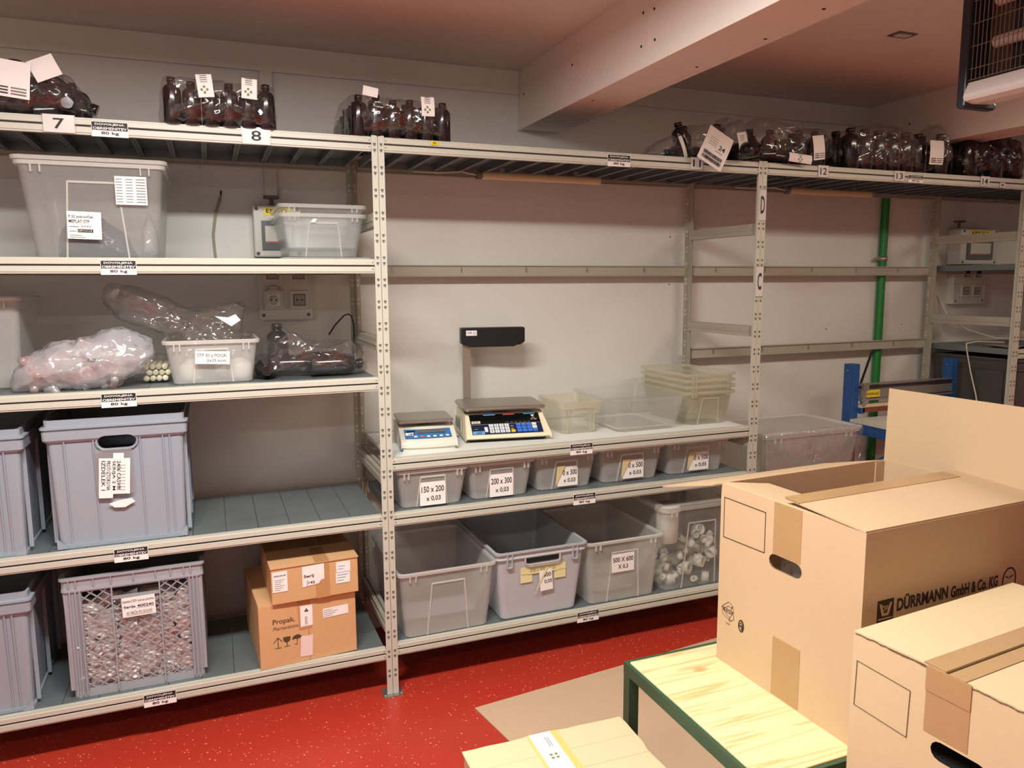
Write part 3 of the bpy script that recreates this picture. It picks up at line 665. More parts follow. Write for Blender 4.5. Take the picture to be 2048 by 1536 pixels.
# ------------------------------------------------------------------ unit 1
def crate(label, x, y, z, w=.40, d=.46, h=.415, hole=True, stickers=False, group='grey crates on the left shelving', rz=0):
    T = thing('plastic_crate', label, 'crate', (x, y, z), rz, group)
    tp = .012
    def lp(zz, out): s_ = tp*(1-zz/h); return rrect(-w/2+s_-out, w/2-s_+out, s_-out, d-s_+out, .012, zz, 3)
    m = MB(); m.loops([lp(0, -.012), lp(0, -.002), lp(.012, -.002), lp(.012, -.008), lp(h-.07, -.008), lp(h-.07, -.002), lp(h-.062, .004), lp(h-.034, .004), lp(h-.034, .0), lp(h-.028, .0), lp(h-.028, .007), lp(h-.022, .007), lp(h-.02, -.004), lp(h, -.004), lp(h, -.011), lp(.01, -.016)], CRATE, True, True)
    b = m.build('crate_body', T)
    if hole:
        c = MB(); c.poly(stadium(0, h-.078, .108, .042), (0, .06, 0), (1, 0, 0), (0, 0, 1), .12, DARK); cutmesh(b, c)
        f = MB(); pts = stadium(0, h-.078, .118, .052)
        f.tube([(p[0], .006, p[1]) for p in pts]+[(pts[0][0], .006, pts[0][1])], .003, CRATE, 6); f.build('handle_frame', T)
    m = MB()
    for q in (-.146, -.066, .066, .132, .152):
        zt_ = h-.068
        m.hexa([(q-.0018, .004+tp, .012), (q+.0018, .004+tp, .012), (q+.0018, .02, .012), (q-.0018, .02, .012), (q-.0018, .002, zt_), (q+.0018, .002, zt_), (q+.0018, .012, zt_), (q-.0018, .012, zt_)], CRATE)
    for yy in (.05, d/2, d-.05):
        for s_ in (-1, 1):
            xx = s_*(w/2-.002); m.box(min(xx, xx-s_*.012), max(xx, xx-s_*.012), yy-.0018, yy+.0018, .014, h-.068, CRATE)
    for s_ in (-1, 1): m.poly([(0, 0), (.03*s_, 0), (.03*s_, .035)][::s_], (s_*(w/2-.045), tp, .002), (1, 0, 0), (0, 0, 1), .006, CRATE)
    bm = bmesh.new(); bm.from_mesh(b.data); bm.from_mesh(m.mesh('ribbing')); bm.to_mesh(b.data); bm.free()
    if stickers:
        m = MB(); m.slab((-.065, .0015, .165), *FRONT, .105, .145, .001, clear('label_pocket', (200, 196, 196), .35, .1, .3)); m.build('label_pocket', T)
        m = MB(); m.X = Matrix.Translation((-.012, .0, .228)) @ Matrix.Rotation(R(4), 4, 'Y')
        m.slab((-.045, 0, -.062), *FRONT, .088, .115, .0008, PAPER)
        for k, s in enumerate(['IZDELEK 1', 'PROTI IZTOKU NA', 'SERIJA 2 M', '2406 CASVIR']):
            o = Vector((-.038+k*.0145, -.0008, .045)); m.text(s, o, (0, 0, -1), (1, 0, 0), .095, .011, BLACK, .01)
        for k in range(9): m.slab((.012, -.0009, -.05+k*.01), *FRONT, .018, .0015, .0004, GREYINK)
        m.slab((-.005, -.0008, .05), *FRONT, .03, .02, .0008, PAPER); m.slab((-.045, -.0, -.075), *FRONT, .04, .02, .0009, PAPER)
        m.build('paper_label', T)
        m = MB(); m.poly([(-.035, 0), (-.02, -.014), (.01, -.016), (.04, 0), (.03, .012), (-.01, .008)], (.0, .0035, .135), (1, 0, 0), (0, 0, 1), .0006, PAPER); m.build('torn_label', T)
    return T
crate('closed grey crate with handle hole and torn paper labels on the fourth shelf', -.850, .022, L4-.0008, w=.405, h=.412, stickers=True)
crate('plain grey crate at the left edge of the photo, upper of the two', -1.306, .012, L4-.0008, w=.405, h=.395, hole=True)
crate('plain grey crate at the left edge of the photo, lower of the two', -1.325, .012, L5-.0008, w=.405, h=.39, hole=True)
# net crate
T = thing('net_crate', 'grey lattice-sided crate with a white label, on the lowest left shelf', 'crate', (-.832, .028, L5-.0008))
w_, d_, h_ = .416, .45, .41
m = MB(); tpn = .012
m.loops([rrect(-w_/2+tpn, w_/2-tpn, tpn, d_-tpn, .012, 0, 3), rrect(-w_/2+tpn, w_/2-tpn, tpn, d_-tpn, .012, .03, 3), rrect(-w_/2+tpn+.006, w_/2-tpn-.006, tpn+.006, d_-tpn-.006, .01, .03, 3), rrect(-w_/2+tpn+.008, w_/2-tpn-.008, tpn+.008, d_-tpn-.008, .01, .006, 3)], CRATEN)
for xa, xb in ((-w_/2+.004, -.152), (.160, w_/2-.004)):
    m.hexa([(xa+(.008 if xa < 0 else 0), .011, .03), (xb-(.008 if xa > 0 else 0), .011, .03), (xb-(.008 if xa > 0 else 0), .02, .03), (xa+(.008 if xa < 0 else 0), .02, .03), (xa, .004, h_-.05), (xb, .004, h_-.05), (xb, .014, h_-.05), (xa, .014, h_-.05)], CRATEN)
m.box(-w_/2+.004, -w_/2+.012, .012, d_-.012, .03, h_-.05, CRATEN); m.box(w_/2-.012, w_/2-.004, .012, d_-.012, .03, h_-.05, CRATEN); m.box(-w_/2+.01, w_/2-.01, d_-.014, d_-.006, .03, h_-.05, CRATEN)
m.build('crate_body', T)
m = MB(); m.loops([rrect(-w_/2, w_/2, 0, d_, .014, h_-.05, 3), rrect(-w_/2-.002, w_/2+.002, -.002, d_+.002, .014, h_-.045, 3), rrect(-w_/2, w_/2, 0, d_, .014, h_-.03, 3), rrect(-w_/2, w_/2, 0, d_, .014, h_-.008, 3), rrect(-w_/2-.006, w_/2+.006, -.006, d_+.006, .016, h_-.008, 3), rrect(-w_/2-.006, w_/2+.006, -.006, d_+.006, .016, h_, 3), rrect(-w_/2+.01, w_/2-.01, .01, d_-.01, .01, h_, 3), rrect(-w_/2+.012, w_/2-.012, .012, d_-.012, .01, h_-.05, 3)], CRATEN, False, False)
for q in (-.185, -.165, -.115, -.065, .0, .065, .11, .15, .17): m.box(q-.0015, q+.0015, -.006, .002, h_-.032, h_-.008, CRATEN)
m.build('rim', T)
m = MB()
for q in (-.184, -.168, -.156, -.066, .074, .165, .176, .188):
    m.hexa([(q-.002, .003, .012), (q+.002, .003, .012), (q+.002, .014, .012), (q-.002, .014, .012), (q-.002, -.004, h_-.045), (q+.002, -.004, h_-.045), (q+.002, .01, h_-.045), (q-.002, .01, h_-.045)], CRATEN)
m.box(-.128, .135, .0, .008, h_-.105, h_-.095, CRATEN) if False else m.box(-.066, .074, -.003, .008, h_-.088, h_-.08, CRATEN)
m.build('rib', T)
m = MB()
def lattice(x0, x1, z0, z1, st=.027):
    def yz(z): return .010-.008*(z/h_)
    for sg in (1, -1):
        c = -1.0
        while c < 1.0:
            # line z = sg*.82*x + c
            k_ = .82*sg; pts = []
            for X_ in (x0, x1):
                Z_ = k_*X_+c
                if z0 <= Z_ <= z1: pts.append((X_, Z_))
            for Z_ in (z0, z1):
                X_ = (Z_-c)/k_
                if x0 < X_ < x1: pts.append((X_, Z_))
            if len(pts) >= 2 and math.dist(pts[0], pts[1]) > .004:
                (a, b), (c2, d2) = pts[0], pts[1]; L_ = math.dist(pts[0], pts[1]); nx, nz = -(d2-b)/L_*.0016, (c2-a)/L_*.0016
                f_ = []
                for (X_, Z_) in ((a+nx, b+nz), (a-nx, b-nz), (c2-nx, d2-nz), (c2+nx, d2+nz)): f_.append((X_, yz(Z_), Z_))
                m.hexa(f_+[(p[0], p[1]+.005, p[2]) for p in f_], CRATEN)
            c += st*1.1
lattice(-.152, -.068, .032, h_-.052); lattice(-.064, .072, .032, h_-.088); lattice(.076, .160, .032, h_-.052)
m.build('lattice', T)
card(T, .01, .29, .098, .066, -.006, [('Izdelek:C50V pok.za plombo', .03, .7, .94, .17, .0), ('Serija', .05, .42, .35, .17, .02), ('400240', .45, .45, .5, .14, .02), ('45 VREČK PO 50 KOM', .12, .12, .76, .2, .0), ('=', .1, .07, .8, .02, 0), ('=', .42, .4, .55, .02, 0)], tilt=-1)
random.seed(11)
def packet_mesh(s):
    m = MB(); so = Vector((s*3.3, 1, 2)); nx, ny = 8, 6; V = []; F = []
    for side in (1, -1):
        for i in range(nx+1):
            for j in range(ny+1):
                a, b = i/nx*2-1, j/ny*2-1; t_ = (max(0, 1-a**4)*max(0, 1-b**4))**.5
                p = Vector((a*.034, b*.026, side*.012*t_)); p += noise.noise_vector(p*60+so)*.006; V.append(p)
    Q = (nx+1)*(ny+1)
    for s_ in (0, 1):
        for i in range(nx):
            for j in range(ny):
                q = (s_*Q+i*(ny+1)+j, s_*Q+(i+1)*(ny+1)+j, s_*Q+(i+1)*(ny+1)+j+1, s_*Q+i*(ny+1)+j+1); F.append(q if s_ == 0 else q[::-1])
    m.add(V, F, [PACK, mat('pink_packet', (228, 196, 188), .3, var=.1, vscale=20, bump=.6, bscale=50), PACK, mat('bright_packet', (226, 218, 214), .25, bump=.6, bscale=50)][s % 4], True); return m.mesh('plastic_packet')
PM = [packet_mesh(i) for i in range(4)]
for layer in range(12):
    for col_ in range(6):
        for row in range(2):
            zz = .035+layer*.0235
            if layer > 9 and random.random() < .4: continue
            o = bpy.data.objects.new('plastic_packet', PM[random.randrange(4)]); COL.objects.link(o)
            o.location = (-.832-.145+col_*.058+random.uniform(-.012, .012), .075+row*.05+random.uniform(-.008, .008), L5+zz)
            o.rotation_euler = (random.uniform(.5, 1.9), random.uniform(-.5, .5), random.uniform(-.6, .6))
            tag(o, 'small shiny white plastic packet piled inside the grey lattice crate', 'packet', 'plastic packets in the lattice crate')
bagshape('plastic_bag', 'clear crumpled liner bag around the packets in the lattice crate', 'bag', [(-1.012, L5+.03), (-1.012, L5+.2), (-1.005, L5+.36), (-.9, L5+.345), (-.8, L5+.335), (-.7, L5+.36), (-.652, L5+.35), (-.652, L5+.2), (-.652, L5+.03)], .16, .24, 4, FILM, amp=.004)

# cartons on lowest left shelf
def text_lines(m, o, u, v, w, h, n, mt=GREYINK):
    for k in range(n): m.slab(Vector(o)+Vector(v)*(h*(k+.3)/n), u, v, w*(.6+.4*((k*7) % 3)/2), h/n*.25, .0003, mt)
T = thing('cardboard_carton', 'larger brown carton printed Propak with arrow, glass and umbrella marks', 'carton', (-.29, .012, L5+.0006), R(4))
m = MB(); m.box(-.168, .168, 0, .40, 0, .228, CARDS); m.box(-.168, .168, .001, .399, .228, .231, CARDS); m.build('box_body', T, bevel=.002)
m = MB(); f = (-.11, 0, .138)
m.text('Propak.', (-.122, 0, .15), *FRONT, .075, .024, mat('brown_print', (92, 62, 34), .7), .012); m.text('Pharmaceutical', (-.122, 0, .133), *FRONT, .09, .013, MATS['brown_print'], 0, .25)
BP = mat('dark_print', (74, 62, 44), .7)
m.stroke([(-.107, .07), (-.107, .104)], .0025, (0, 0, 0), *FRONT, BP); m.stroke([(-.121, .09), (-.107, .106), (-.093, .09)], .0025, (0, 0, 0), *FRONT, BP); m.stroke([(-.118, .068), (-.096, .068)], .002, (0, 0, 0), *FRONT, BP)
m.poly([(-.09, .104), (-.088, .09), (-.08, .083), (-.074, .083), (-.066, .09), (-.064, .104)], (0, 0, 0), *FRONT, .0006, BP); m.stroke([(-.077, .083), (-.077, .07)], .0025, (0, 0, 0), *FRONT, BP); m.stroke([(-.086, .069), (-.068, .069)], .002, (0, 0, 0), *FRONT, BP)
m.poly([(-.058, .088)]+[(-.042+.017*math.cos(R(a)), .09+.015*math.sin(R(a))) for a in range(180, -1, -20)]+[(-.026, .088), (-.034, .091), (-.042, .088), (-.05, .091)], (0, 0, 0), *FRONT, .0006, BP); m.stroke([(-.042, .09), (-.042, .072), (-.046, .068), (-.05, .072)], .002, (0, 0, 0), *FRONT, BP)
m.slab((-.0008, 0, .0), *FRONT, .0012, .228, .0003, BP)
m.build('print', T)
m = MB(); m.X = Matrix.Rotation(R(-2), 4, 'Y'); m.slab((-.03, -.0004, .12), *FRONT, .045, .108, .0006, TAPEC); m.build('tape', T)
m = MB(); m.slab((-.028, -.001, .13), *FRONT, .042, .075, .0008, PAPER); m.stroke([(-.012, .185), (-.002, .185), (-.007, .193)], .003, (0, -.0018, 0), *FRONT, BLACK, closed=True); m.slab((-.012, -.0018, .135), *FRONT, .0015, .03, .0004, BLACK); m.slab((-.007, -.0018, .135), *FRONT, .0015, .03, .0004, BLACK); m.build('paper_label', T)
m = MB(); m.X = Matrix.Rotation(R(-1.5), 4, 'Y'); m.slab((.055, -.0008, .145), *FRONT, .09, .034, .0008, PAPER); text_lines(m, (.058, -.0016, .148), *FRONT, .05, .028, 4); m.build('paper_label', T)
m = MB(); m.X = Matrix.Rotation(R(3), 4, 'Y'); m.slab((-.034, -.0008, .018), *FRONT, .042, .075, .0008, mat('pale_tape', (226, 206, 200), .5)); m.build('tape', T)
T = thing('cardboard_carton', 'smaller brown carton with torn Serija label, stacked on the Propak carton', 'carton', (-.262, -.004, L5+.2322), R(2.5))
m = MB(); m.box(-.149, .149, 0, .33, 0, .128, CARDS); m.build('box_body', T, bevel=.0025)
m = MB(); m.hexa([(-.151, -.004, .1285), (.151, -.004, .1285), (.151, .163, .131), (-.151, .163, .131), (-.151, -.004, .132), (.151, -.004, .132), (.151, .163, .1345), (-.151, .163, .1345)], CARDS)
m.box(-.151, .151, .167, .332, .1285, .132, CARDS); m.build('top_flap', T)
m = MB(); m.slab((-.0, -.0005, .0), *FRONT, .048, .128, .0006, TAPEC); m.slab((0, -.004, .1325), *TOP, .048, .33, .0018, TAPEC); m.build('tape', T)
m = MB(); m.slab((-.145, -.001, .045), *FRONT, .05, .072, .0008, PAPER); m.text('4000-09-49', (-.14, -.0018, .1), *FRONT, .04, .006, BLACK, .01); text_lines(m, (-.138, -.0018, .05), *FRONT, .034, .042, 6); m.build('paper_label', T)
m = MB(); m.poly([(-.045, .048), (.0, .053), (.012, .056), (.018, .066), (.03, .068), (.03, .124), (-.045, .122)], (0, -.0014, 0), *FRONT, .0008, PAPER); m.text('Serij', (-.04, -.0022, .078), *FRONT, .034, .014, BLACK, .02); m.text('142', (-.025, -.0022, .058), *FRONT, .022, .009, BLACK, .02); m.slab((-.03, -.0022, .05), *FRONT, .0015, .02, .0003, BLACK); m.build('paper_label', T)
m = MB(); m.slab((.072, -.001, .082), *FRONT, .05, .038, .0008, PAPER); m.slab((.07, -.001, .042), *FRONT, .05, .038, .0008, PAPER); text_lines(m, (.074, -.0018, .048), *FRONT, .038, .03, 3, LBLUE); text_lines(m, (.078, -.0018, .09), *FRONT, .03, .02, 2, LBLUE); m.build('paper_label', T)

# --- level 2 of unit 1
T = tub('storage_box', 'big frosted lidded box with two paper labels on the second left shelf', (-.865, .04, L2-.0008), .395, .44, .285, taper=.028, M=clear('semi_clear_plastic', (230, 230, 226), .2, .25, .05), MR=FROR, lid=True)
card(T, .105, .205, .088, .085, -.003, [('=', .03, .88-.1*k, .2, .03, 0) for k in range(9)]+[('=', .34, .88-.1*k, .22, .03, 0) for k in range(9)]+[('=', .66, .88-.1*k, .3, .035, 0) for k in range(9)])
card(T, -.03, .098, .092, .082, .004, [('P 22 pokrovček', .05, .74, .72, .13, .015), ('MEPLAT STP', .05, .58, .6, .12, .015), ('XXXX', .4, .42, .3, .08, 0), ('=', .06, .43, .28, .03, 0), ('#', .3, .24, .45, .12, 0), ('~1271111-1-5', .33, .27, .38, .06, .01), ('=', .06, .26, .2, .03, 0), ('=', .06, .12, .35, .025, 0), ('=', .06, .05, .45, .025, 0)], tilt=1.5)
bagshape('plastic_bag', 'bag of dark parts inside the big frosted lidded box, behind its label', 'bag', [(-.99, L2+.004), (-.985, L2+.06), (-.95, L2+.12), (-.86, L2+.13), (-.79, L2+.08), (-.76, L2+.004)], .16, .16, 21, mat('dark_film', (64, 66, 74), .2, bump=.8, bscale=30), amp=.008)
bagshape('plastic_bag', 'bluish milky bag in the right half of the big frosted box', 'bag', [(-.755, L2+.004), (-.75, L2+.09), (-.72, L2+.15), (-.70, L2+.1), (-.70, L2+.004)], .2, .2, 22, FILMW, amp=.006)
m = MB(); m.loops([rrect(-.315, -.02, .07, .45, .02, L2-.001), rrect(-.32, -.015, .065, .455, .02, L2+.003), rrect(-.318, -.017, .067, .453, .02, L2+.007)], CLRR); tag(m.build('box_lid', origin=(-.167, .26, L2-.001)), 'flat clear lid lying under the two nested clear boxes', 'lid')
for k in range(2):
    T = tub('storage_box', ['lower of two nested clear boxes in front of the fuse box', 'upper of two nested clear boxes in front of the fuse box'][k], (-.175, .085, L2+.0075+k*.031), .284, .36, .148, taper=.026, M=CLR, MR=CLRR, upanel=(k == 0), hl=.014, group='nested clear boxes on the second left shelf')
    if k == 0:
        m = MB(); m.poly([(-.045, .118), (-.03, .118), (-.022, .13), (-.036, .13)], (0, -.002, 0), *FRONT, .0008, PAPER); m.build('sticker', T)
# --- level 3 of unit 1
Z3 = L3-.0008
T = tub('storage_box', 'frosted open box with handwritten STP 30 label on the third left shelf', (-.555, .045, Z3), .285, .36, .145, taper=.02, M=FRO, MR=FROR)
card(T, -.0, .088, .105, .042, -.008, [('STP 30 z POGR.', .05, .56, .88, .24, .0), ('2x25 kom', .34, .18, .55, .22, .0)], tilt=3)
tub('storage_box', 'tall frosted box at the left photo edge behind the milky bag', (-1.30, .17, Z3), .38, .32, .29, taper=.02, M=FRO, MR=FROR, upanel=False)
bagshape('plastic_bag', 'big clear open bag spilling out of the box labelled STP 30', 'bag', [(-.64, Z3+.02), (-.645, Z3+.15), (-.72, Z3+.17), (-.84, Z3+.22), (-.88, Z3+.29), (-.86, Z3+.33), (-.80, Z3+.32), (-.7, Z3+.29), (-.62, Z3+.245), (-.54, Z3+.24), (-.47, Z3+.27), (-.44, Z3+.25), (-.455, Z3+.17), (-.46, Z3+.1), (-.47, Z3+.02)], .2, .15, 31, FILM, amp=.014, freq=9)
m = MB(); m.poly([(-.54, .22), (-.49, .185), (-.46, .205), (-.475, .225), (-.50, .215)], (0, .11, Z3), *FRONT, .001, PAPER); tag(m.build('paper_slip', origin=(-.5, .11, Z3+.2)), 'folded white paper slip tucked in the clear bag above the STP 30 box', 'paper')
for k, (x, y, z, r_) in enumerate(((-.62, .12, .045, .04), (-.52, .16, .04, .035), (-.47, .12, .045, .04))):
    m = MB(); m.lathe([(r_*.5, 0), (r_, .01), (r_, .05), (r_*.5, .07), (r_*.35, .075)], (x, y, Z3+.006), MPL, 18); tag(m.build('plastic_bottle', origin=(x, y, Z3)), 'milky round bottle inside the box labelled STP 30', 'bottle', 'milky bottles in the STP 30 box')
bagshape('plastic_bag', 'large milky bag of pink and white bottle parts at the left edge', 'bag', [(-1.14, Z3), (-1.135, Z3+.05), (-1.08, Z3+.115), (-1.02, Z3+.15), (-.9, Z3+.165), (-.83, Z3+.19), (-.79, Z3+.18), (-.73, Z3+.14), (-.715, Z3+.10), (-.76, Z3+.06), (-.83, Z3+.02), (-.87, Z3)], .115, .20, 33, FILMW, amp=.012, freq=11)
random.seed(3)
SB1 = clear('small_bottle_milky', (236, 234, 232), .45, .25, .3); SB2 = clear('small_bottle_pink', (234, 206, 200), .45, .25, .3)
def ringm(mt, k):
    m = MB()
    if k == 0: m.lathe([(.019, 0), (.019, .03), (.013, .03), (.013, .0)], (0, 0, 0), mt, 18)
    else: m.lathe([(.015, 0), (.024, .008), (.026, .05), (.02, .062), (.011, .068), (.011, .085)], (0, 0, 0), mt, 18)
    return m.mesh('small_bottle')
RM = [ringm(MPL, 0), ringm(SB1, 1), ringm(SB2, 1), ringm(PINKP, 0), ringm(SB1, 1)]
for k in range(34):
    x = random.uniform(-1.07, -.84); q = (x+1.09)/.25; y = random.uniform(.09, .15); z = Z3+.03+random.random()*(.05+.05*q)
    o = bpy.data.objects.new('small_bottle', RM[2 if x < -1.02 and random.random() < .7 else random.randrange(5)]); COL.objects.link(o); o.location = (x, y, z); o.rotation_euler = (random.uniform(.9, 2.2), random.uniform(-.6, .6), random.uniform(-1, 1))
    tag(o, 'small white or pink plastic bottle inside the large milky bag', 'bottle', 'small bottles in the milky bag')
bagshape('plastic_bag', 'clear bag with a bundle of cream tubes beside the milky bag', 'bag', [(-.88, Z3), (-.85, Z3+.05), (-.79, Z3+.085), (-.74, Z3+.1), (-.7, Z3+.085), (-.695, Z3)], .2, .14, 35, FILM, amp=.007)
k = 0
for i in range(4):
    for j in range(3):
        x = -.762+i*.019+(j % 2)*.009; z = Z3+.016+j*.019; m = MB(); m.lathe([(.008, 0), (.0093, .002), (.0093, .13), (.008, .132)], (0, 0, 0), mat('cream_tube', (230, 224, 196), .4), 12, 'y')
        o = m.build('plastic_tube'); o.location = (x, .15+.004*((i*j) % 3), z); tag(o, 'cream plastic tube in the bundle beside the STP 30 box', 'tube', 'cream tubes in the clear bag')
def bottle_mesh(r, h, neck=True, mt=BOTT):
    m = MB(); hn = h*.17
    m.lathe([(r*.9, 0), (r, .004), (r, h*.70), (r*.95, h*.76), (r*.75, h*.82), (r*.48, h*.855), (r*.42, h*.87), (r*.42, h*.9), (r*.48, h*.9), (r*.48, h), (r*.44, h)], (0, 0, 0), mt, 20); return m.mesh('black_bottle')
BM = bottle_mesh(.038, .185)
for k, (x, y, z, rx, ry, rz) in enumerate(((-.335, .22, 0.0005, 0, 0, 0), (-.385, .25, .04, 92, 0, 0), (-.20, .17, .0385, 0, 90, 170), (-.235, .125, .039, 0, 90, 0), (-.25, .225, .0385, 0, 90, 20))):
    o = bpy.data.objects.new('black_bottle', BM); COL.objects.link(o); o.location = (x, y, Z3+z); o.rotation_euler = (R(rx), R(ry), R(rz))
    tag(o, ['black bottle standing upright in the clear bag on the third left shelf', 'black bottle lying at the front left of the clear bag, third left shelf', 'black bottle lying in the middle of the clear bag, third left shelf', 'black bottle lying at the right end of the clear bag with a long highlight', 'black bottle lying behind the others in the clear bag, third left shelf'][k], 'bottle', 'black bottles in the bag on the third shelf')
bagshape('plastic_bag', 'clear bag of black bottles at the right end of the third left shelf', 'bag', [(-.42, Z3), (-.415, Z3+.06), (-.385, Z3+.13), (-.35, Z3+.20), (-.31, Z3+.165), (-.24, Z3+.13), (-.16, Z3+.11), (-.09, Z3+.125), (-.045, Z3+.09), (-.03, Z3+.04), (-.035, Z3)], .17, .29, 37, FILM, amp=.009, freq=12)
m = MB(); m.tube([(-.13, .38, Z3+.13), (-.10, .41, Z3+.165), (-.06, .44, Z3+.2), (-.04, .45, Z3+.205), (-.028, .445, Z3+.195), (-.024, .43, Z3+.16), (-.028, .41, Z3+.11), (-.035, .40, Z3+.05), (-.03, .40, Z3+.01)], .003, CORDK); tag(m.build('black_cable', origin=(-.05, .42, Z3)), 'black cable looped over the side brace near the bag of bottles', 'cable')

# ------------------------------------------------------------------ top shelf packs
Z1 = L1-.0008
random.seed(8)
PB = bottle_mesh(.0275, .152)
ORD = ['first', 'second', 'third', 'fourth', 'fifth', 'sixth', 'seventh', 'eighth', 'ninth', 'tenth', 'eleventh', 'twelfth']
def pack(x0, x1, y0, y1, label, where, grp, seed, rows, cols, hgt=.15, outline=None, tiltset=(), labels=(), rz=0):
    dx = (x1-x0)/cols; dy = (y1-y0)/rows
    for i in range(cols):
        for j in range(rows):
            o = bpy.data.objects.new('black_bottle', PB); COL.objects.link(o)
            s_ = min(1, dx/.0565, dy/.0565)*random.uniform(.97, 1)
            o.scale = (s_, s_, s_*random.uniform(.86, 1.0)*hgt/.15)
            o.location = (x0+dx*(i+.5), y0+dy*(j+.5), Z1+.001)
            tag(o, 'black bottle in the '+where+', '+ORD[i]+' from left, '+('front row' if j == 0 else ORD[j]+' row'), 'bottle', grp)
    ol = outline or [(x0-.012, Z1), (x0-.014, Z1+.08), (x0-.004, Z1+hgt+.004), ((x0+x1)/2, Z1+hgt+.002), (x1+.004, Z1+hgt-.004), (x1+.014, Z1+.07), (x1+.012, Z1)]
    b = bagshape('shrink_wrap', label, 'plastic wrap', ol, (y0+y1)/2, (y1-y0)+.05, seed, FILMP, amp=.005, freq=16, bulge=.22)
    return b
pack(-.655, -.325, -.02, .26, 'clear wrap around the bottle pack between number cards 7 and 8', 'pack between cards 7 and 8', 'bottles in the pack between cards 7 and 8', 41, 5, 6, .142)
pack(-.085, .265, -.01, .42, 'clear wrap around the bottle pack above the two joined posts', 'pack above the joined posts', 'bottles in the pack above the joined posts', 42, 7, 6, .14)
def hang_card(label, x, y, z, w, h, tilt, draw=None, name='paper_card', lean=0):
    m = MB(); m.X = Matrix.Translation((x, y, z)) @ Matrix.Rotation(R(tilt), 4, 'Y') @ Matrix.Rotation(R(lean), 4, 'X')
    # slightly curled sheet
    n = 6; V = []; F = []
    for i in range(n+1):
        zz = -h/2+h*i/n; yy = -.004*math.sin(i/n*3.1)
        V += [(-w/2, yy, zz), (w/2, yy, zz), (w/2, yy+.0008, zz), (-w/2, yy+.0008, zz)]
    for i in range(n):
        for k in range(4): F.append((4*i+k, 4*i+(k+1) % 4, 4*i+4+(k+1) % 4, 4*i+4+k))
    F += [(3, 2, 1, 0), (4*n, 4*n+1, 4*n+2, 4*n+3)]
    m.add(V, F, PAPER)
    if draw: draw(m, w, h)
    o = m.build(name, origin=(x, y, z)); return tag(o, label, 'paper card')
def leafmark(m, w, h):
    g = mat('olive_print', (112, 120, 60), .6)
    for a in (0, 90, 180, 270): m.slab((-.006+.008*math.cos(R(a)), -.0048, -h*.22+.008*math.sin(R(a))), *FRONT, .006, .006, .0004, g)
    for k in range(4): m.slab((-.012, -.0048, .01+k*.006), *FRONT, .02, .0015, .0004, GREYINK)
def lines(m, w, h):
    for k in range(3): m.slab((-w*.42, -.0048, -h*.42+k*.008), *FRONT, w*.35, .003, .0004, BLACK); m.slab((w*.0, -.0048, -h*.42+k*.008), *FRONT, w*.42, .003, .0004, GREYINK)
hang_card('white card with olive mark on the left of the pack between cards 7 and 8', -.532, -.052, Z1+.108, .045, .066, -6, leafmark)
hang_card('white card with small print on the right of the pack between cards 7 and 8', -.405, -.052, Z1+.11, .045, .06, 3, leafmark)
hang_card('crumpled white card at the top left of the pack above the joined posts', -.028, -.045, Z1+.135, .05, .03, 8)
hang_card('white card with olive mark on the right of the pack above the joined posts', .165, -.046, Z1+.102, .045, .062, -2, leafmark)
# loose bag far left
LB_ = bottle_mesh(.036, .17)
def loose(grp, where, items, mesh=None, s=1):
    srt = sorted(items)
    for (x, y, z, rx, ry, rz) in items:
        o = bpy.data.objects.new('black_bottle', mesh or LB_); COL.objects.link(o); o.location = (x, y, Z1+z); o.rotation_euler = (R(rx), R(ry), R(rz)); o.scale = (s, s, s)
        tag(o, 'black bottle in the '+where+', '+ORD[srt.index((x, y, z, rx, ry, rz))]+' from left', 'bottle', grp)
loose('bottles in the bag above card 7', 'bag at the left photo edge', [(-1.07, .08, .038, 0, 90, 10), (-1.0, .05, .037, 0, 90, 170), (-1.03, .13, .037, 0, 90, 0), (-1.0, .1, .105, 0, 112, 0), (-1.07, .16, .10, 0, 80, 20), (-.90, .09, .04, 0, 100, 190), (-1.05, .1, .0, 0, 0, 0), (-.91, .17, .04, 90, 0, 0)])
bagshape('plastic_bag', 'crumpled clear bag of black bottles above number card 7', 'bag', [(-1.11, Z1), (-1.115, Z1+.1), (-1.07, Z1+.145), (-.98, Z1+.15), (-.9, Z1+.125), (-.86, Z1+.07), (-.835, Z1)], .1, .24, 43, FILM, amp=.009)
hang_card('pinkish white sheet with printed lines on the bag above card 7', -1.035, -.045, Z1+.085, .09, .1, 6, lines)
hang_card('creased cream paper on top of the bag above card 7', -.955, -.03, Z1+.125, .07, .06, -25)
# right-hand bags
bagshape('plastic_bag', 'nearly empty clear bag lying left of card 11', 'bag', [(1.04, Z1), (1.1, Z1+.03), (1.16, Z1+.075), (1.2, Z1+.09), (1.235, Z1+.05), (1.255, Z1)], .09, .16, 51, FILM, amp=.01)
hang_card('narrow cream card standing in the flat bag left of card 11', 1.228, .02, Z1+.045, .016, .085, -22)
loose('bottles in the bag above card 11', 'bag behind the barcode sheet', [(1.285, .09, 0, 0, -14, 0), (1.36, .06, .038, 0, 90, 0), (1.38, .14, .04, 0, 90, 180), (1.43, .09, 0, 0, 4, 0), (1.47, .04, .038, 90, 0, 20), (1.33, .17, 0, 0, 0, 0), (1.50, .15, 0, 0, 3, 0)], s=.92)
bagshape('plastic_bag', 'clear bag of black bottles above card 11, behind the barcode sheet', 'bag', [(1.26, Z1), (1.26, Z1+.1), (1.31, Z1+.15), (1.42, Z1+.135), (1.47, Z1+.19), (1.49, Z1+.155), (1.555, Z1+.185), (1.575, Z1+.11), (1.60, Z1+.012), (1.58, Z1)], .1, .2, 52, FILM, amp=.011)
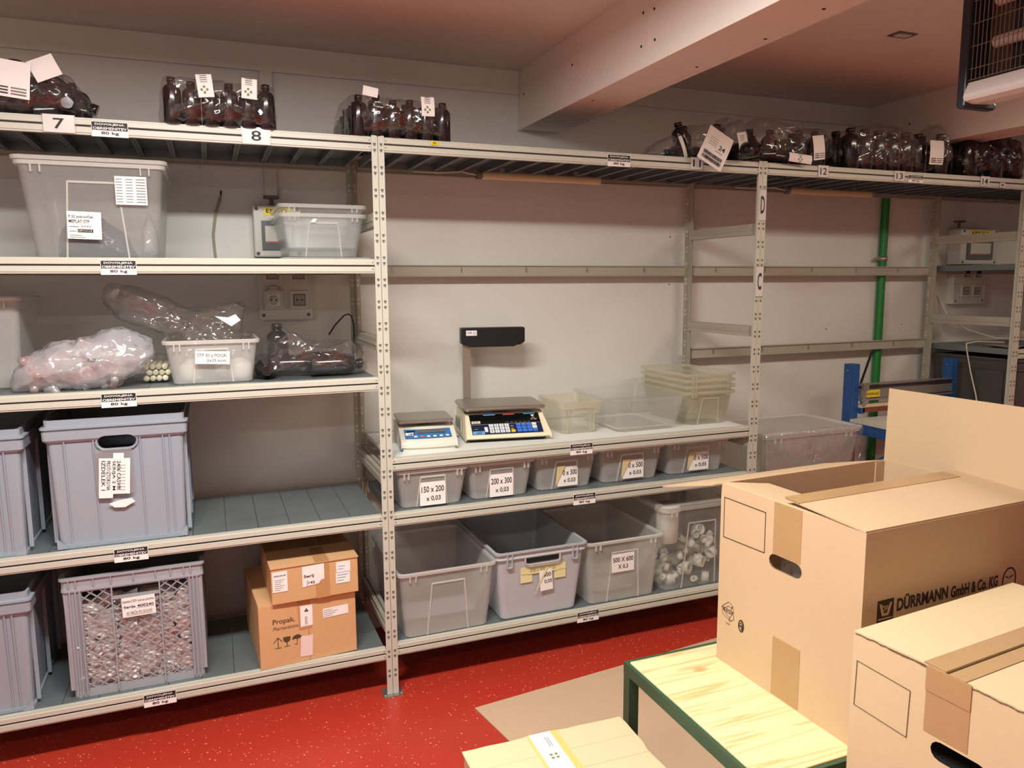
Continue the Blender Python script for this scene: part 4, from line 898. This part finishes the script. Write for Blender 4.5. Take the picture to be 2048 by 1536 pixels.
def barcode(m, w, h):
    random.seed(2)
    for r_ in range(2):
        x = -w*.38
        while x < w*.38:
            b = random.choice((.002, .003, .0045)); m.slab((x, -.0048, -h*.42+r_*h*.13), *FRONT, b, h*.1, .0004, BLACK); x += b+random.choice((.002, .003))
    m.text('24', (w*.08, -.0048, h*.0), *FRONT, w*.25, h*.13, BLACK, .01)
    for k in range(4): m.slab((-w*.35, -.0048, h*.02+k*h*.07), *FRONT, w*.35, .0012, .0004, GREYINK)
    m.slab((w*.0, -.0048, -h*.08), *FRONT, w*.3, .0015, .0004, GREYINK)
hang_card('large white sheet with barcodes and number 24 hanging over card 11', 1.338, -.042, Z1+.034, .125, .138, 26, barcode)
hang_card('white card with olive mark right of the barcode sheet', 1.478, -.03, Z1+.065, .045, .085, -12, leafmark)
loose('bottles in the bag above card 12', 'long bag right of the lettered posts', [(1.66, .08, .04, 0, 90, 0), (1.70, .04, .04, 0, 90, 150), (1.66, .16, 0, 0, 0, 0), (1.74, .14, 0, 0, 5, 0), (1.79, .12, .12, 0, 170, 0), (1.88, .1, 0, 0, 0, 0), (1.95, .1, 0, 0, 6, 0), (1.90, .17, 0, 0, 0, 0), (2.0, .13, 0, 0, 12, 0)], s=.96)
bagshape('plastic_bag', 'long crinkled bag of bottles just right of the posts marked D and C', 'bag', [(1.60, Z1), (1.60, Z1+.13), (1.63, Z1+.195), (1.72, Z1+.19), (1.82, Z1+.15), (1.9, Z1+.165), (1.98, Z1+.165), (2.04, Z1+.13), (2.05, Z1+.06), (2.0, Z1)], .11, .22, 53, FILM, amp=.011)
hang_card('white card with two printed lines above card 12', 1.87, -.03, Z1+.07, .06, .10, -8, lines)
hang_card('flat white card lying at the foot of the bag above card 12', 1.77, -.035, Z1+.02, .12, .036, 4, leafmark)
TB = bottle_mesh(.042, .18)
loose('bottles in the bag above card 13', 'tall upright bag above card 13', [(2.12+.082*i, .05+.085*j, 0, 0, 0, 0) for i in range(6) for j in range(2)], TB)
bagshape('plastic_bag', 'tall clear bag of upright bottles above card 13', 'bag', [(2.07, Z1), (2.07, Z1+.09), (2.09, Z1+.17), (2.2, Z1+.205), (2.33, Z1+.205), (2.45, Z1+.19), (2.53, Z1+.15), (2.57, Z1+.08), (2.56, Z1)], .09, .22, 54, FILM, amp=.009)
hang_card('white handwritten card between the bags above card 13 and right of it', 2.555, -.03, Z1+.088, .085, .105, -1, lines)
loose('bottles in the narrow bag right of card 13', 'narrow pointed bag', [(2.63, .12, 0, 0, 0, 0), (2.66, .05, 0, 0, 4, 0), (2.59, .16, .02, 0, -5, 0)], TB, s=1.05)
bagshape('plastic_bag', 'narrow clear bag with a pointed top right of card 13', 'bag', [(2.58, Z1), (2.575, Z1+.12), (2.62, Z1+.2), (2.66, Z1+.245), (2.70, Z1+.20), (2.73, Z1+.12), (2.72, Z1+.05), (2.70, Z1)], .1, .2, 55, FILM, amp=.01)
loose('bottles in the dark bag above card 14', 'dark bag at the right edge', [(2.87, .06, 0, 0, 0, 0), (2.95, .08, 0, 0, 0, 0), (3.03, .05, 0, 0, 0, 0), (3.1, .09, 0, 0, 0, 0), (3.2, .08, 0, 0, 0, 0), (2.9, .17, 0, 0, 0, 0), (3.0, .17, 0, 0, 0, 0), (3.15, .18, .0, 0, 0, 0)], TB, s=1.12)
bagshape('plastic_bag', 'dark crinkled bag of bottles above card 14 at the right edge', 'bag', [(2.80, Z1), (2.80, Z1+.1), (2.85, Z1+.17), (2.95, Z1+.16), (3.02, Z1+.19), (3.12, Z1+.22), (3.22, Z1+.2), (3.27, Z1+.08), (3.26, Z1)], .11, .24, 56, clear('film_dark', (60, 52, 50), .45, .12, .5, bump=.6, bscale=16), amp=.012)

# ------------------------------------------------------------------ wall fittings
def led_tube(label, x0, x1, y, z, wire):
    T = thing('tube_lamp', label, 'lamp', ((x0+x1)/2, y, z)); h = (x1-x0)/2
    MB().tube([(-h+.02, 0, 0), (h-.015, 0, 0)], .015, CREAMT, 12).build('lamp_tube', T)
    MB().tube([(-h, 0, 0), (-h+.022, 0, 0)], .017, SLOT, 12).build('end_cap', T); MB().tube([(h-.018, 0, 0), (h, 0, 0)], .016, CREAMT, 12).build('end_cap', T)
    m = MB()
    for q in (-h*.6, h*.6): m.box(q-.01, q+.01, -.004, .004, .014, 1.966-z, ALU)
    m.build('mounting_clip', T)
    MB().tube([(-h, 0, 0), (-h-.06, .01, .012), (-h-.14, .03, .006), (-h-.24, .06, .01)], .0025, CORD).build('wire', T)
led_tube('unlit cream tube lamp under the top shelf of the middle bay', .455, 1.005, .3, 1.935, 1)
led_tube('unlit yellowish tube lamp under the top shelf of the right bay', 1.99, 2.52, .3, 1.935, 1)
T = thing('green_pipe', 'vertical green water pipe on the back wall behind the right bay', 'pipe', (2.885, WY-.028, 0))
MB().tube([(0, 0, 0), (0, 0, CZ-.11)], .021, PIPEG, 16).build('pipe_run', T)
m = MB(); m.lathe([(.025, -.012), (.025, .012)], (0, 0, 1.63), STEEL, 16); m.box(-.06, -.02, -.006, .006, 1.624, 1.636, STEEL); m.box(-.008, .008, .018, .03, 1.62, 1.64, STEEL); m.build('pipe_clamp', T)
def fusebox(label, x0, x1, z0, z1, d, sticker):
    T = thing('fuse_box', label, 'electrical box', ((x0+x1)/2, WY, z0)); w = x1-x0; h = z1-z0
    MB().box(-w/2, w/2, -d, -.0005, 0, h, ELEC).build('housing', T, bevel=.006)
    m = MB().slab((-w*.34, -d-.002, h*.14), *FRONT, w*.68, h*.56, .006, ELECD); m.slab((-w*.27, -d-.008, h*.30), *FRONT, w*.54, h*.30, .001, ELEC); m.slab((-w*.27, -d-.009, h*.27), *FRONT, w*.5, .003, .0008, RED); m.build('window_cover', T, bevel=.002)
    m = MB().slab((-w*.28, -d-.0005, h*.80), *FRONT, w*.6, h*.16, .001, YEL); m.text('EPGO', (-w*.23, -d-.0016, h*.85), *FRONT, w*.44, h*.08, BLACK, .015); m.build('sticker', T)
    m = MB()
    for sx in (-1, 1):
        for zz in (.07, .93): m.lathe([(.007, 0), (.007, .002)], (sx*w*.43, -d-.0022, h*zz), SLOT, 10, 'y')
    m.build('screw', T)
    return T
fusebox('grey fuse box with yellow sticker behind the nested clear boxes', -.382, -.205, 1.615, 1.812, .075, 1)
fusebox('grey fuse box on the wall in the far right bay', 3.40, 3.70, 1.60, 1.80, .09, 1)
def trunking(label, x, z0, w=.045):
    m = MB().box(x-w/2, x+w/2, WY-.03, WY-.0005, z0, 2.32, ELEC).box(x-w*.62, x+w*.62, WY-.035, WY-.0005, z0-.01, z0, SLOT); m.tube([(x, WY-.015, z0-.01), (x, WY-.015, z0-.04)], .007, SLOT)
    tag(m.build('cable_trunking', origin=(x, WY, z0)), label, 'cable trunking')
trunking('white cable trunking above the left fuse box', -.309, 1.853); trunking('white cable trunking above the right fuse box', 3.47, 1.85)
def sockets(label, x0, x1, z0, z1, d, cx, cz, openc=None, r=.036):
    T = thing('socket_panel', label, 'socket', ((x0+x1)/2, WY, z0)); w = x1-x0; h = z1-z0
    b = MB().box(-w/2, w/2, -d, -.0005, 0, h, ELEC)
    for sx in (-1, 1): b.lathe([(.007, 0), (.007, .002)], (sx*w*.42, -d-.0022, .018), SLOT, 10, 'y')
    b.build('backplate', T, bevel=.008)
    for i, x in enumerate(cx):
        for j, z in enumerate(cz):
            xx = x-(x0+x1)/2; zz = z-z0
            m = MB().slab((xx-r, -d, zz-r), *FRONT, 2*r, 2*r, .010, ELEC)
            op = openc == (i, j)
            m.slab((xx-r*.64, -d-.010, zz-r*.64), *FRONT, r*1.28, r*1.28, .003, WPL if op else ELECD)
            if not op: m.slab((xx-r*.54, -d-.013, zz-r*.54), *FRONT, r*1.08, r*1.08, .002, mat('socket_shade', (150, 142, 130), .3))
            o = m.build('socket', T, bevel=.003)
            m = MB()
            if op:
                m.lathe([(.019, -.004), (.019, 0)], (xx, -d-.013, zz), ELEC, 20, 'y')
                m.box(xx-.024, xx+.024, -d-.04, -d-.008, zz+r, zz+r+.006, mat('clear_cover', (170, 166, 156), .2)); m.box(xx-.014, xx+.014, -d-.034, -d-.008, zz+r+.006, zz+r+.016, ELEC)
            for sx in (-1, 1): m.lathe([(.003, 0), (.003, .0015)], (xx+sx*.009, -d-.0185, zz), DARK, 8, 'y')
            m.build('contact', o)
sockets('grey panel of four wall sockets, one cover open, above the black bottles', -.375, -.172, 1.372, 1.598, .048, (-.320, -.222), (1.449, 1.553), (0, 0))
sockets('grey panel of wall sockets in the far right bay', 3.42, 3.68, 1.375, 1.58, .048, (3.51, 3.6), (1.45, 1.55), None, .034)
m = MB(); m.tube([(-.492, WY-.003, 1.85), (-.497, WY-.008, 1.83), (-.515, WY-.01, 1.78), (-.527, WY-.008, 1.70), (-.525, WY-.008, 1.64), (-.52, WY-.01, 1.56)], .0045, mat('grey_wire', (150, 142, 122), .5)); m.tube([(-.490, WY-.003, 1.868), (-.492, WY-.003, 1.85)], .003, DARK); tag(m.build('loose_cable', origin=(-.5, WY, 1.6)), 'loose grey cable end sticking out of the wall left of the fuse box', 'cable')

# ------------------------------------------------------------------ right bay things
T = thing('cardboard_carton', 'brown carton under the film-wrapped clear box in the right bay', 'carton', (1.99, .06, LC-.0008)); MB().box(-.28, .28, 0, .36, 0, .30, CARDS).build('box_body', T, bevel=.002); MB().box(-.03, .03, -.0008, 0, .2, .3, TAPE).build('tape', T)
T = tub('storage_box', 'wide clear lidded box wrapped in film in the right bay', (2.0, .055, LC+.30), .56, .37, .325, taper=.03, M=FRO, MR=FROR, lid=True, upanel=False)
bagshape('film_wrap', 0, 0, [(-.27, .03), (-.285, .2), (-.292, .338), (0, .345), (.292, .338), (.285, .2), (.265, .03)], -.008, .03, 61, FILM, amp=.004, parent=T)
# bench machine
T = thing('bench_machine', 'blue-framed machine with aluminium cross bars and yellow warning sticker by the green pipe', 'machine', (2.44, .28, 0))
for q, nm in ((0, 0), (.70, 1)):
    m = MB().box(q, q+.055, 0, .05, .80, 1.093, BLUEM); m.box(q+.004, q+.022, -.002, 0, .83, 1.09, BLUEM); m.lathe([(.004, -.008), (.004, 0)], (q+.0, .02, 1.06), STEEL, 8, 'x'); m.build('upright', T, bevel=.003)
    m = MB().box(q+.005, q+.05, -.42, .06, .745, .80, BLUEM); m.hexa([(q+.01, -.42, .70), (q+.04, -.42, .70), (q+.04, -.36, .70), (q+.01, -.36, .70), (q+.01, -.42, .745), (q+.04, -.42, .745), (q+.04, -.34, .745), (q+.01, -.34, .745)], BLUEM)
    m.hexa([(q+.01, -.02, .5), (q+.04, -.02, .5), (q+.04, .05, .5), (q+.01, .05, .5), (q+.01, -.42, .74), (q+.04, -.42, .74), (q+.04, -.33, .74), (q+.01, -.33, .74)], BLUEM)
    m.build('side_frame', T, bevel=.003)
    m = MB().box(q+.01, q+.05, .0, .05, .197, .745, mat('machine_leg_dark', (34, 40, 52), .5)); m.box(q+.01, q+.05, -.23, .12, .197, .215, BLUEM); m.build('leg', T)
m = MB().box(.055, .70, -.012, .012, .985, .992, ALU).box(.055, .70, -.010, .012, .966, .980, mat('bar_dark', (66, 54, 62), .3, metal=.5)).box(.055, .70, -.016, .012, .92, .962, ALU).box(.055, .70, -.02, .012, .905, .915, ALU); m.build('cross_bar', T)
m = MB().box(.07, .70, -.02, .02, .845, .868, mat('red_brown_bar', (122, 58, 40), .4)).box(.055, .70, -.016, .02, .87, .885, CREAMT).box(.055, .08, -.02, .0, .84, .87, BLUEM); m.build('pressing_bar', T)
m = MB().box(.06, .10, -.024, .0, .96, .995, STEEL).box(.062, .085, -.022, -.004, .88, .97, ALU); m.poly([(0, 0), (.012, 0), (.075, .16), (.068, .17)], (.075, .02, .985), *FRONT, .006, DARK); m.build('bracket', T)
m = MB().slab((.088, -.0165, .922), *FRONT, .092, .036, .001, YEL); m.text('POZOR NOŽ', (.094, -.0176, .932), *FRONT, .08, .016, BLACK, .012); m.build('warning_sticker', T)
MB().box(.0, .755, -.42, -.005, .80, .815, ELEC).build('work_plate', T)
# far right bay contents
def dtote(label, x, y, z, w, d, h):
    T = thing('plastic_tote', label, 'crate', (x, y, z), 0, 'dark totes in the far right bay')
    def lp(zz, o): s_ = .015*(1-zz/h); return rrect(-w/2+s_-o, w/2-s_+o, s_-o, d-s_+o, .015, zz, 3)
    m = MB(); m.loops([lp(0, 0), lp(h-.06, 0), lp(h-.06, .006), lp(h-.05, .006), lp(h-.05, 0), lp(h-.012, 0), lp(h-.012, .008), lp(h, .008), lp(h, -.004), lp(.01, -.004)], DTUB)
    m.build('crate_body', T); m = MB()
    for q in (-.3, -.1, .1, .3): m.box(q*w-.002, q*w+.002, 0, .018, .01, h-.06, DTUB)
    for q in (.15, .5, .85): m.box(-w/2-.003, -w/2+.018, q*d-.002, q*d+.002, .01, h-.06, DTUB)
    m.build('rib', T)
dtote('dark grey tote left of the pair in the far right bay', 3.535, .01, .6205, .53, .46, .485); dtote('dark grey tote right of the pair in the far right bay', 4.09, .01, .6205, .53, .46, .485)
bz = 1.1585
T = thing('power_strip', 'dark power strip lying on the far right shelf', 'power strip', (3.62, .12, bz)); MB().box(-.17, .2, -.03, .03, 0, .022, ELECD).build('housing', T, bevel=.003)
m = MB()
for k in range(12): m.box(-.15+k*.026, -.138+k*.026, -.032, -.029, .006, .016, SLOT)
m.build('slot', T)
for k, x in enumerate((3.70, 3.78)):
    T = thing('paper_roll', ['white roll lying left of its twin on the far right shelf', 'white roll lying right of its twin on the far right shelf'][k], 'roll', (x, .22, bz+.036), 0, 'white rolls on the far right shelf')
    MB().lathe([(.036, 0), (.036, .1)], (0, 0, 0), mat('roll_paper', (196, 178, 164), .7), 20, 'y').build('paper_wound', T); MB().lathe([(.012, -.001), (.012, .101)], (0, 0, 0), CARDS, 12, 'y').build('core', T)
m = MB(); m.lathe([(.02, 0), (.026, .006), (.026, .03), (.018, .036)], (3.66, .06, bz+.022), DARK, 18); m.box(3.65, 3.67, .045, .075, bz+.0, bz+.022, DARK); tag(m.build('black_plug', origin=(3.66, .06, bz)), 'small round black plug in front of the white rolls', 'plug')
m = MB(); m.tube([(3.35, WY-.004, 1.43), (3.36, .5, 1.32), (3.40, .4, 1.235), (3.47, .28, bz+.035), (3.56, .16, bz+.03), (3.60, .1, bz+.028)], .004, CORD); tag(m.build('white_cable', origin=(3.45, .3, bz)), 'white cable running from the wall down to the power strip', 'cable')
m = MB(); m.tube([(3.50, .25, bz+.012), (3.42, .27, bz+.016), (3.33, .282, bz+.02), (3.25, .285, bz+.012), (3.2535, .277, 1.12), (3.2535, .25, 1.02), (3.2535, .21, .9), (3.2535, .18, .78), (3.2535, .15, .67)], .0038, CORD); tag(m.build('white_cable', origin=(3.25, .28, 1.0)), 'white cable hanging down beside the dark totes', 'cable')
m = MB(); V = []; F = []
for i in range(13):
    for j in range(4):
        x = 3.27+i*.025; y = .03+j*.06; V.append((x, y, bz+.001+.012*max(0, math.sin(i*.5+j*.4))*(1 if i < 10 else .3)))
n_ = len(V); V += [(a, b, c+.0015) for a, b, c in V]
for i in range(12):
    for j in range(3): q = (i*4+j, i*4+j+1, (i+1)*4+j+1, (i+1)*4+j); F += [q, tuple(n_+t_ for t_ in q[::-1])]
m.add(V, F, mat('crumpled_paper', (150, 138, 120), .7), True); tag(m.build('paper_sheet', origin=(3.4, .1, bz)), 'crumpled grey paper sheet at the left end of the far right shelf', 'paper')

# ------------------------------------------------------------------ hanging insect lamp, top right
T = thing('insect_killer_lamp', 'white hanging electric lamp with wire grille and dark end cap, top right corner', 'lamp', (1.45, -1.0, 2.0))
m = MB(); cap = [(0, 0), (.005, -.006), (.12, -.006), (.13, 0), (.13, .01), (.10, .03), (.10, .36), (0, .36)]
m.poly(cap, (0, 0, 0), (1, 0, 0), (0, 0, 1), .028, LDARK); m.build('end_cap', T, bevel=.006); m = MB(); m.poly(cap, (0, -.66, 0), (1, 0, 0), (0, 0, 1), .028, LDARK); m.build('end_cap', T, bevel=.006)
m = MB(); L_ = []
for y in (-.028, -.66): L_.append([(.0, y, .010), (-.008, y, .018), (-.006, y, .028), (.010, y, .060), (.09, y, .060), (.105, y, .03), (.1, y, .008), (.03, y, .004)])
m.loops(L_, LWHITE); m.box(.006, .1, -.66, -.028, .335, .355, LWHITE); m.build('housing', T)
m = MB(); m.box(.085, .09, -.66, -.028, .058, .335, mat('lamp_back_panel', (120, 100, 84), .4, metal=.3))
for y in (-.12, -.2, -.34, -.5): m.box(.07, .084, y-.018, y+.018, .06, .335, LDARK)
m.box(.01, .08, -.66, -.028, .058, .066, DARK); m.build('catch_panel', T)
m = MB(); k = 0; y = -.036
while y > -.655: m.box(.008, .0102, y-.0008, y+.0008, .064, .335, LWIRE); y -= .0125
for z in (.066, .095, .155, .215, .275, .333): m.box(.0072, .0088, -.66, -.03, z-.0009, z+.0009, LWIRE)
m.build('wire_grille', T)
m = MB()
for z in (.16, .27): m.tube([(.045, -.075, z), (.045, -.64, z)], .0165, TUBEW, 16)
m.build('lamp_tube', T)
m = MB()
for y in (-.12, -.55): m.box(.04, .06, y-.01, y+.01, .355, .4185, STEEL)
m.build('hanger', T)

# ------------------------------------------------------------------ foreground: table, cartons, floor sheet
T = thing('floor_cardboard', 'large flat beige cardboard sheet lying on the red floor by the table', 'cardboard sheet', (.25, -.21, 0), R(6))
m = MB(); m.poly([(0, -.01), (.012, 0), (1.42, 0), (1.42, -.62), (.045, -.62)][::-1], (0, 0, 0.0005), (1, 0, 0), (0, 1, 0), .004, CARDF) if False else m.hexa([(0, 0, .0005), (.06, -.80, .0005), (1.42, -.80, .0005), (1.42, 0, .0005), (0, 0, .0045), (.06, -.80, .0045), (1.42, -.80, .0045), (1.42, 0, .0045)], CARDF)
m.build('sheet', T)
m = MB().hexa([(.035, -.01, .0045), (.083, -.61, .0045), (.087, -.61, .0045), (.039, -.01, .0045), (.035, -.01, .0052), (.083, -.61, .0052), (.087, -.61, .0052), (.039, -.01, .0052)], CARDF); m.build('crease', T)
TX0, TX1, TY0, TY1, TZ = .430, 1.42, -1.490, -.937, .50
T = thing('work_table', 'low table with knotty pine top and dark green steel frame', 'table', (TX0, TY0, 0))
tw, td = TX1-TX0, TY1-TY0
MB().box(.012, tw-.012, .012, td-.012, TZ-.022, TZ, PINE).build('table_top', T, bevel=.002)
m = MB()
for a in ((0, tw, td-.010, td), (0, tw, 0, .010), (0, .010, .01, td-.01), (tw-.010, tw, .01, td-.01)): m.box(*a, TZ-.034, TZ-.002, GREEN)
m.build('frame', T)
for x, y in ((0, td-.03), (0, 0), (tw-.03, 0), (tw-.03, td-.03)):
    MB().box(x+.0005, x+.03, y+.0005, y+.0295, 0.005 if y > .1 else 0, TZ-.034, GREEN).build('leg', T)
def recyc(m, o, u, v, s, mt):
    for a in (90, 210, 330):
        c, d = math.cos(R(a)), math.sin(R(a)); e, f_ = math.cos(R(a+75)), math.sin(R(a+75)); g, h = math.cos(R(a-40)), math.sin(R(a-40))
        m.stroke([(s*g, s*h), (s*c*1.0, s*d*1.0), (s*e*.95, s*f_*.95), (s*e*.6, s*f_*.6), (s*c*.55, s*d*.55), (s*g*.7, s*h*.7)], .0012, o, u, v, mt, closed=True)
# big carton
BW, BD, BH = .60, .455, .487
T = thing('cardboard_carton', 'large open brown carton with handle hole standing on the pine table', 'carton', (.694, -1.470, TZ), R(2.8))
tk = .005
m = MB(); m.box(0, tk, 0, BD, 0, BH, CARD); b = m.build('side_panel', T)
c = MB(); c.poly([(p[0], p[1]) for p in stadium(.233, BH-.148, .105, .036)], (.05, BD, 0), (0, -1, 0), (0, 0, 1), .1, EDGE)
cutmesh(b, c)
MB().box(BW-tk, BW, 0, BD, 0, BH, CARD).build('side_panel', T)
MB().box(tk, BW-tk, 0, tk, 0, BH, CARD).build('front_panel', T)
MB().box(tk, BW-tk, BD-tk, BD, 0, BH, CARDIN).build('back_panel', T)
MB().box(tk, BW-tk, tk, BD-tk, 0, tk, CARDIN).build('bottom_panel', T)
fl = .228
def flap(hinge_a, hinge_b, dirv, length, T, mt=CARD, thick=.004, taper=.0, name='flap'):
    a = Vector(hinge_a); b = Vector(hinge_b); d = Vector(dirv).normalized()*length; e = (b-a).normalized()*taper; n = (b-a).cross(d).normalized()*thick
    p = [a, b, b+d-e, a+d+e]; return MB().hexa(p+[q+n for q in p], mt).build(name, T)
ang = lambda deg: (math.cos(R(deg)), math.sin(R(deg)))
c_, s_ = ang(3.5); f1 = flap((.0, .002, BH), (BW, .002, BH), (0, c_, s_), fl, T)
m = MB(); d1 = Vector((0, c_, s_)); m.slab(Vector((-.002, .002, BH))+d1*(fl-.045)+Vector((0, 0, .0042)), (1, 0, 0), d1, BW*.93, .048, .0012, TAPE); m.build('tape', T)
c_, s_ = ang(-15); flap((BW, BD-.002, BH), (-.03, BD-.002, BH), (0, c_, s_), fl, T, CARD)
c_, s_ = ang(-6); flap((.004, BD-.01, BH-.001), (.004, .012, BH-.001), (c_, 0, s_), .13, T, CARD, taper=.02)
flap((BW, .002, BH), (BW, BD-.002, BH), (.02, 0, 1), .212, T, CARD)
MB().box(BW-.04, BW-tk-.001, BD-tk-.004, BD-tk-.0005, BH-.12, BH-.002, CARD).build('glue_tab', T)
m = MB(); o0 = Vector((0, BD, 0)); u, v = LEFT
m.slab(o0+u*.192+v*(BH-.128), u, v, .088, .128, .0008, TAPE); m.build('tape', T)
m = MB(); m.slab(o0+u*.204+v*.004, u, v, .088, .148, .0008, TAPE); m.build('tape', T)
m = MB(); K = mat('carton_print', (52, 40, 34), .7)
m.stroke([(.014, BH-.036), (.164, BH-.036), (.164, BH-.138), (.014, BH-.143)], .0022, o0, u, v, K, closed=True)
m.build('print', T); m = MB(); recyc(m, o0+u*.042+v*.148, u, v, .026, K); m.text('RESY', o0+u*.022+v*.143, u, v, .042, .011, K, .012); m.text('2000', o0+u*.034+v*.112, u, v, .016, .004, K)
m.poly([(.092+.011*math.cos(R(a)), .128+.017*math.sin(R(a))) for a in range(0, 360, 20)], o0, u, v, .0005, K); m.text('D', o0+u*.0875+v*.130, u, v, .009, .010, CARD, .02, 0, .0009); m.text('K', o0+u*.0875+v*.116, u, v, .009, .010, CARD, .02, 0, .0009)
m.build('recycling_mark', T)
m = MB(); u, v = FRONT; o1 = Vector((0, 0, 0))
zc = .308
m.slab(o1+u*.045+v*(zc-.03), u, v, .05, .052, .0006, K); m.slab(o1+u*.049+v*(zc-.022)-Vector((0, .0006, 0)), u, v, .042, .003, .0003, CARD)
m.poly([(.051, zc+.014), (.060, zc-.014), (.080, zc-.014), (.089, zc+.014), (.083, zc+.014), (.075, zc-.008), (.065, zc-.008), (.057, zc+.014)], o1-Vector((0, .0006, 0)), u, v, .0004, CARD); m.text('DW', o1+u*.0585+v*(zc-.004), u, v, .023, .014, CARD, .02, 0, .0012)
m.text('DÜRRMANN', o1+u*.105+v*(zc-.012), u, v, .165, .036, K, .035); m.text('GmbH & Co. KG', o1+u*.28+v*(zc-.014), u, v, .165, .028, K, .035)
m.text('VERPACKUNGEN', o1+u*.18+v*(zc-.042), u, v, .25, .015, K, .0)
m.stroke([(.487+.024*math.cos(R(a)), zc-.006+.03*math.sin(R(a))) for a in range(0, 360, 20)], .004, o1, u, v, K, closed=True)
m.stroke([(.474, zc+.004), (.484, zc+.0)], .003, o1, u, v, K); m.stroke([(.49, zc+.0), (.5, zc+.004)], .003, o1, u, v, K); m.stroke([(.48, zc-.018), (.487, zc-.022), (.495, zc-.018)], .003, o1, u, v, K)
m.slab(o1+u*.045+v*.18, u, v, .05, .065, .0006, K)
m.build('print', T)
bagshape('plastic_film', 'crumpled grey film seen through the handle hole of the large open carton', 'film', [(.74, TZ+.03), (.735, TZ+.3), (.78, TZ+.42), (1.0, TZ+.40), (1.2, TZ+.38), (1.2, TZ+.03)], -1.25, .33, 71, FILMW, amp=.012)
# second carton
T = thing('cardboard_carton', 'yellowish taped carton in the lower right corner, before the open carton', 'carton', (.642, -1.918, .39), R(5))
w2, d2, h2 = .53, .388, .427
m = MB(); m.box(0, w2, 0, d2, 0, h2-.004, CARDP); b = m.build('box_body', T, bevel=.002)
c = MB(); c.poly([(p[0], p[1]) for p in stadium(.226, h2-.150, .105, .036)], (.07, d2, 0), (0, -1, 0), (0, 0, 1), .12, DARK); cutmesh(b, c)
MB().hexa([(.0, d2, h2-.0035), (w2, d2, h2-.0035), (w2, d2/2+.002, h2), (.0, d2/2+.002, h2), (.0, d2, h2), (w2, d2, h2), (w2, d2/2+.002, h2+.004), (.0, d2/2+.002, h2+.004)][::-1], CARDP).build('top_flap', T)
MB().hexa([(.0, 0, h2-.0035), (w2, 0, h2-.0035), (w2, d2/2-.002, h2-.003), (.0, d2/2-.002, h2-.003), (.0, 0, h2), (w2, 0, h2), (w2, d2/2-.002, h2+.0008), (.0, d2/2-.002, h2+.0008)], CARDP).build('top_flap', T)
m = MB()
random.seed(9)
ed = [(.006+i*(d2-.012)/40, random.uniform(-.0016, .0012)) for i in range(41)]
m.stroke([(a, h2-.0025+b_) for a, b_ in ed], .0022, (0, 0, 0), (0, 1, 0), (0, 0, 1), EDGE, off=-.0011)
m.build('torn_edge', T)
m = MB(); m.slab((-.001, d2/2+.001, h2+.0045), (1, 0, 0), (0, 1, 0), w2*.98, .042, .0008, TAPE); m.slab((-.001, d2/2-.034, h2+.0015), (1, 0, 0), (0, 1, 0), w2*.98, .031, .0008, TAPE)
o0 = Vector((0, d2, 0)); u, v = LEFT; m.slab(o0+u*.158+v*(h2-.125), u, v, .082, .127, .001, TAPE); m.slab(o0+u*.157+v*(h2-.046)-Vector((.001, 0, 0)), u, v, .083, .046, .0012, TAPE); m.build('tape', T)
m = MB(); m.stroke([(.012, h2-.058), (.128, h2-.064), (.126, h2-.158), (.010, h2-.152)], .0013, o0, u, v, K, off=.0012, closed=True); m.build('print', T)
T = thing('cardboard_carton', 'carton supporting the yellowish taped carton in the lower right corner', 'carton', (.66, -1.90, 0), R(5)); MB().box(0, .5, 0, .35, 0, .39, CARDP).build('box_body', T, bevel=.002); MB().slab((-.001, .15, .25), (0, 1, 0), (0, 0, 1), .05, .14, -.0008, TAPE).build('tape', T)
# small carton on floor
T = thing('cardboard_carton', 'pale worn carton with white label strip on top, beside the table leg', 'carton', (-.062, -1.42, 0), R(-1.5))
w3, d3, h3 = .424, .415, .398
m = MB().box(0.004, w3-.004, .004, d3-.004, 0, h3-.004, CARD); m.build('box_body', T, bevel=.003)
m = MB(); N_ = 14; top = []; random.seed(4)
V = []
edge = [(w3*i/N_, d3+random.uniform(-.003, .003)) for i in range(N_+1)]+[(w3+random.uniform(-.006, .003), d3-d3*i/N_) for i in range(1, N_+1)]+[(w3-w3*i/N_, 0) for i in range(1, N_+1)]+[(random.uniform(-.003, .004), d3*i/N_) for i in range(1, N_)]
m.poly(edge[::-1], (0, 0, h3-.004), (1, 0, 0), (0, 1, 0), .004, CARDP)
m.slab((0, d3*.30, h3), (1, 0, 0), (0, 1, 0), w3*.995, .0012, .0004, CARD); m.slab((0, d3*.62, h3), (1, 0, 0), (0, 1, 0), w3*.995, .0012, .0005, CARD); m.slab((0, d3*.8, h3), (1, 0, 0), (0, 1, 0), w3*.995, .001, .0004, CARD)
m.build('top_flap', T)
m = MB().slab((.165, .0, h3+.0002), (1, 0, 0), (0, 1, 0), .082, d3+.001, .0008, mat('yellow_tape', (226, 186, 112), .3)); m.build('tape', T)
m = MB().slab((.172, .1, h3+.0012), (1, 0, 0), (0, 1, 0), .056, d3-.1, .0008, PAPER); g = MATS['olive_print']
for a in (45, 135, 225, 315): m.slab((.197+.009*math.cos(R(a)), d3-.1+.009*math.sin(R(a)), h3+.002), (1, 0, 0), (0, 1, 0), .007, .007, .0003, g)
for k in range(2):
    m.slab((.205+k*.006, d3-.06, h3+.002), (1, 0, 0), (0, 1, 0), .002, .04, .0003, GREYINK); m.slab((.195+k*.006, d3-.2, h3+.002), (1, 0, 0), (0, 1, 0), .002, .055, .0003, GREYINK)
m.build('paper_label', T)
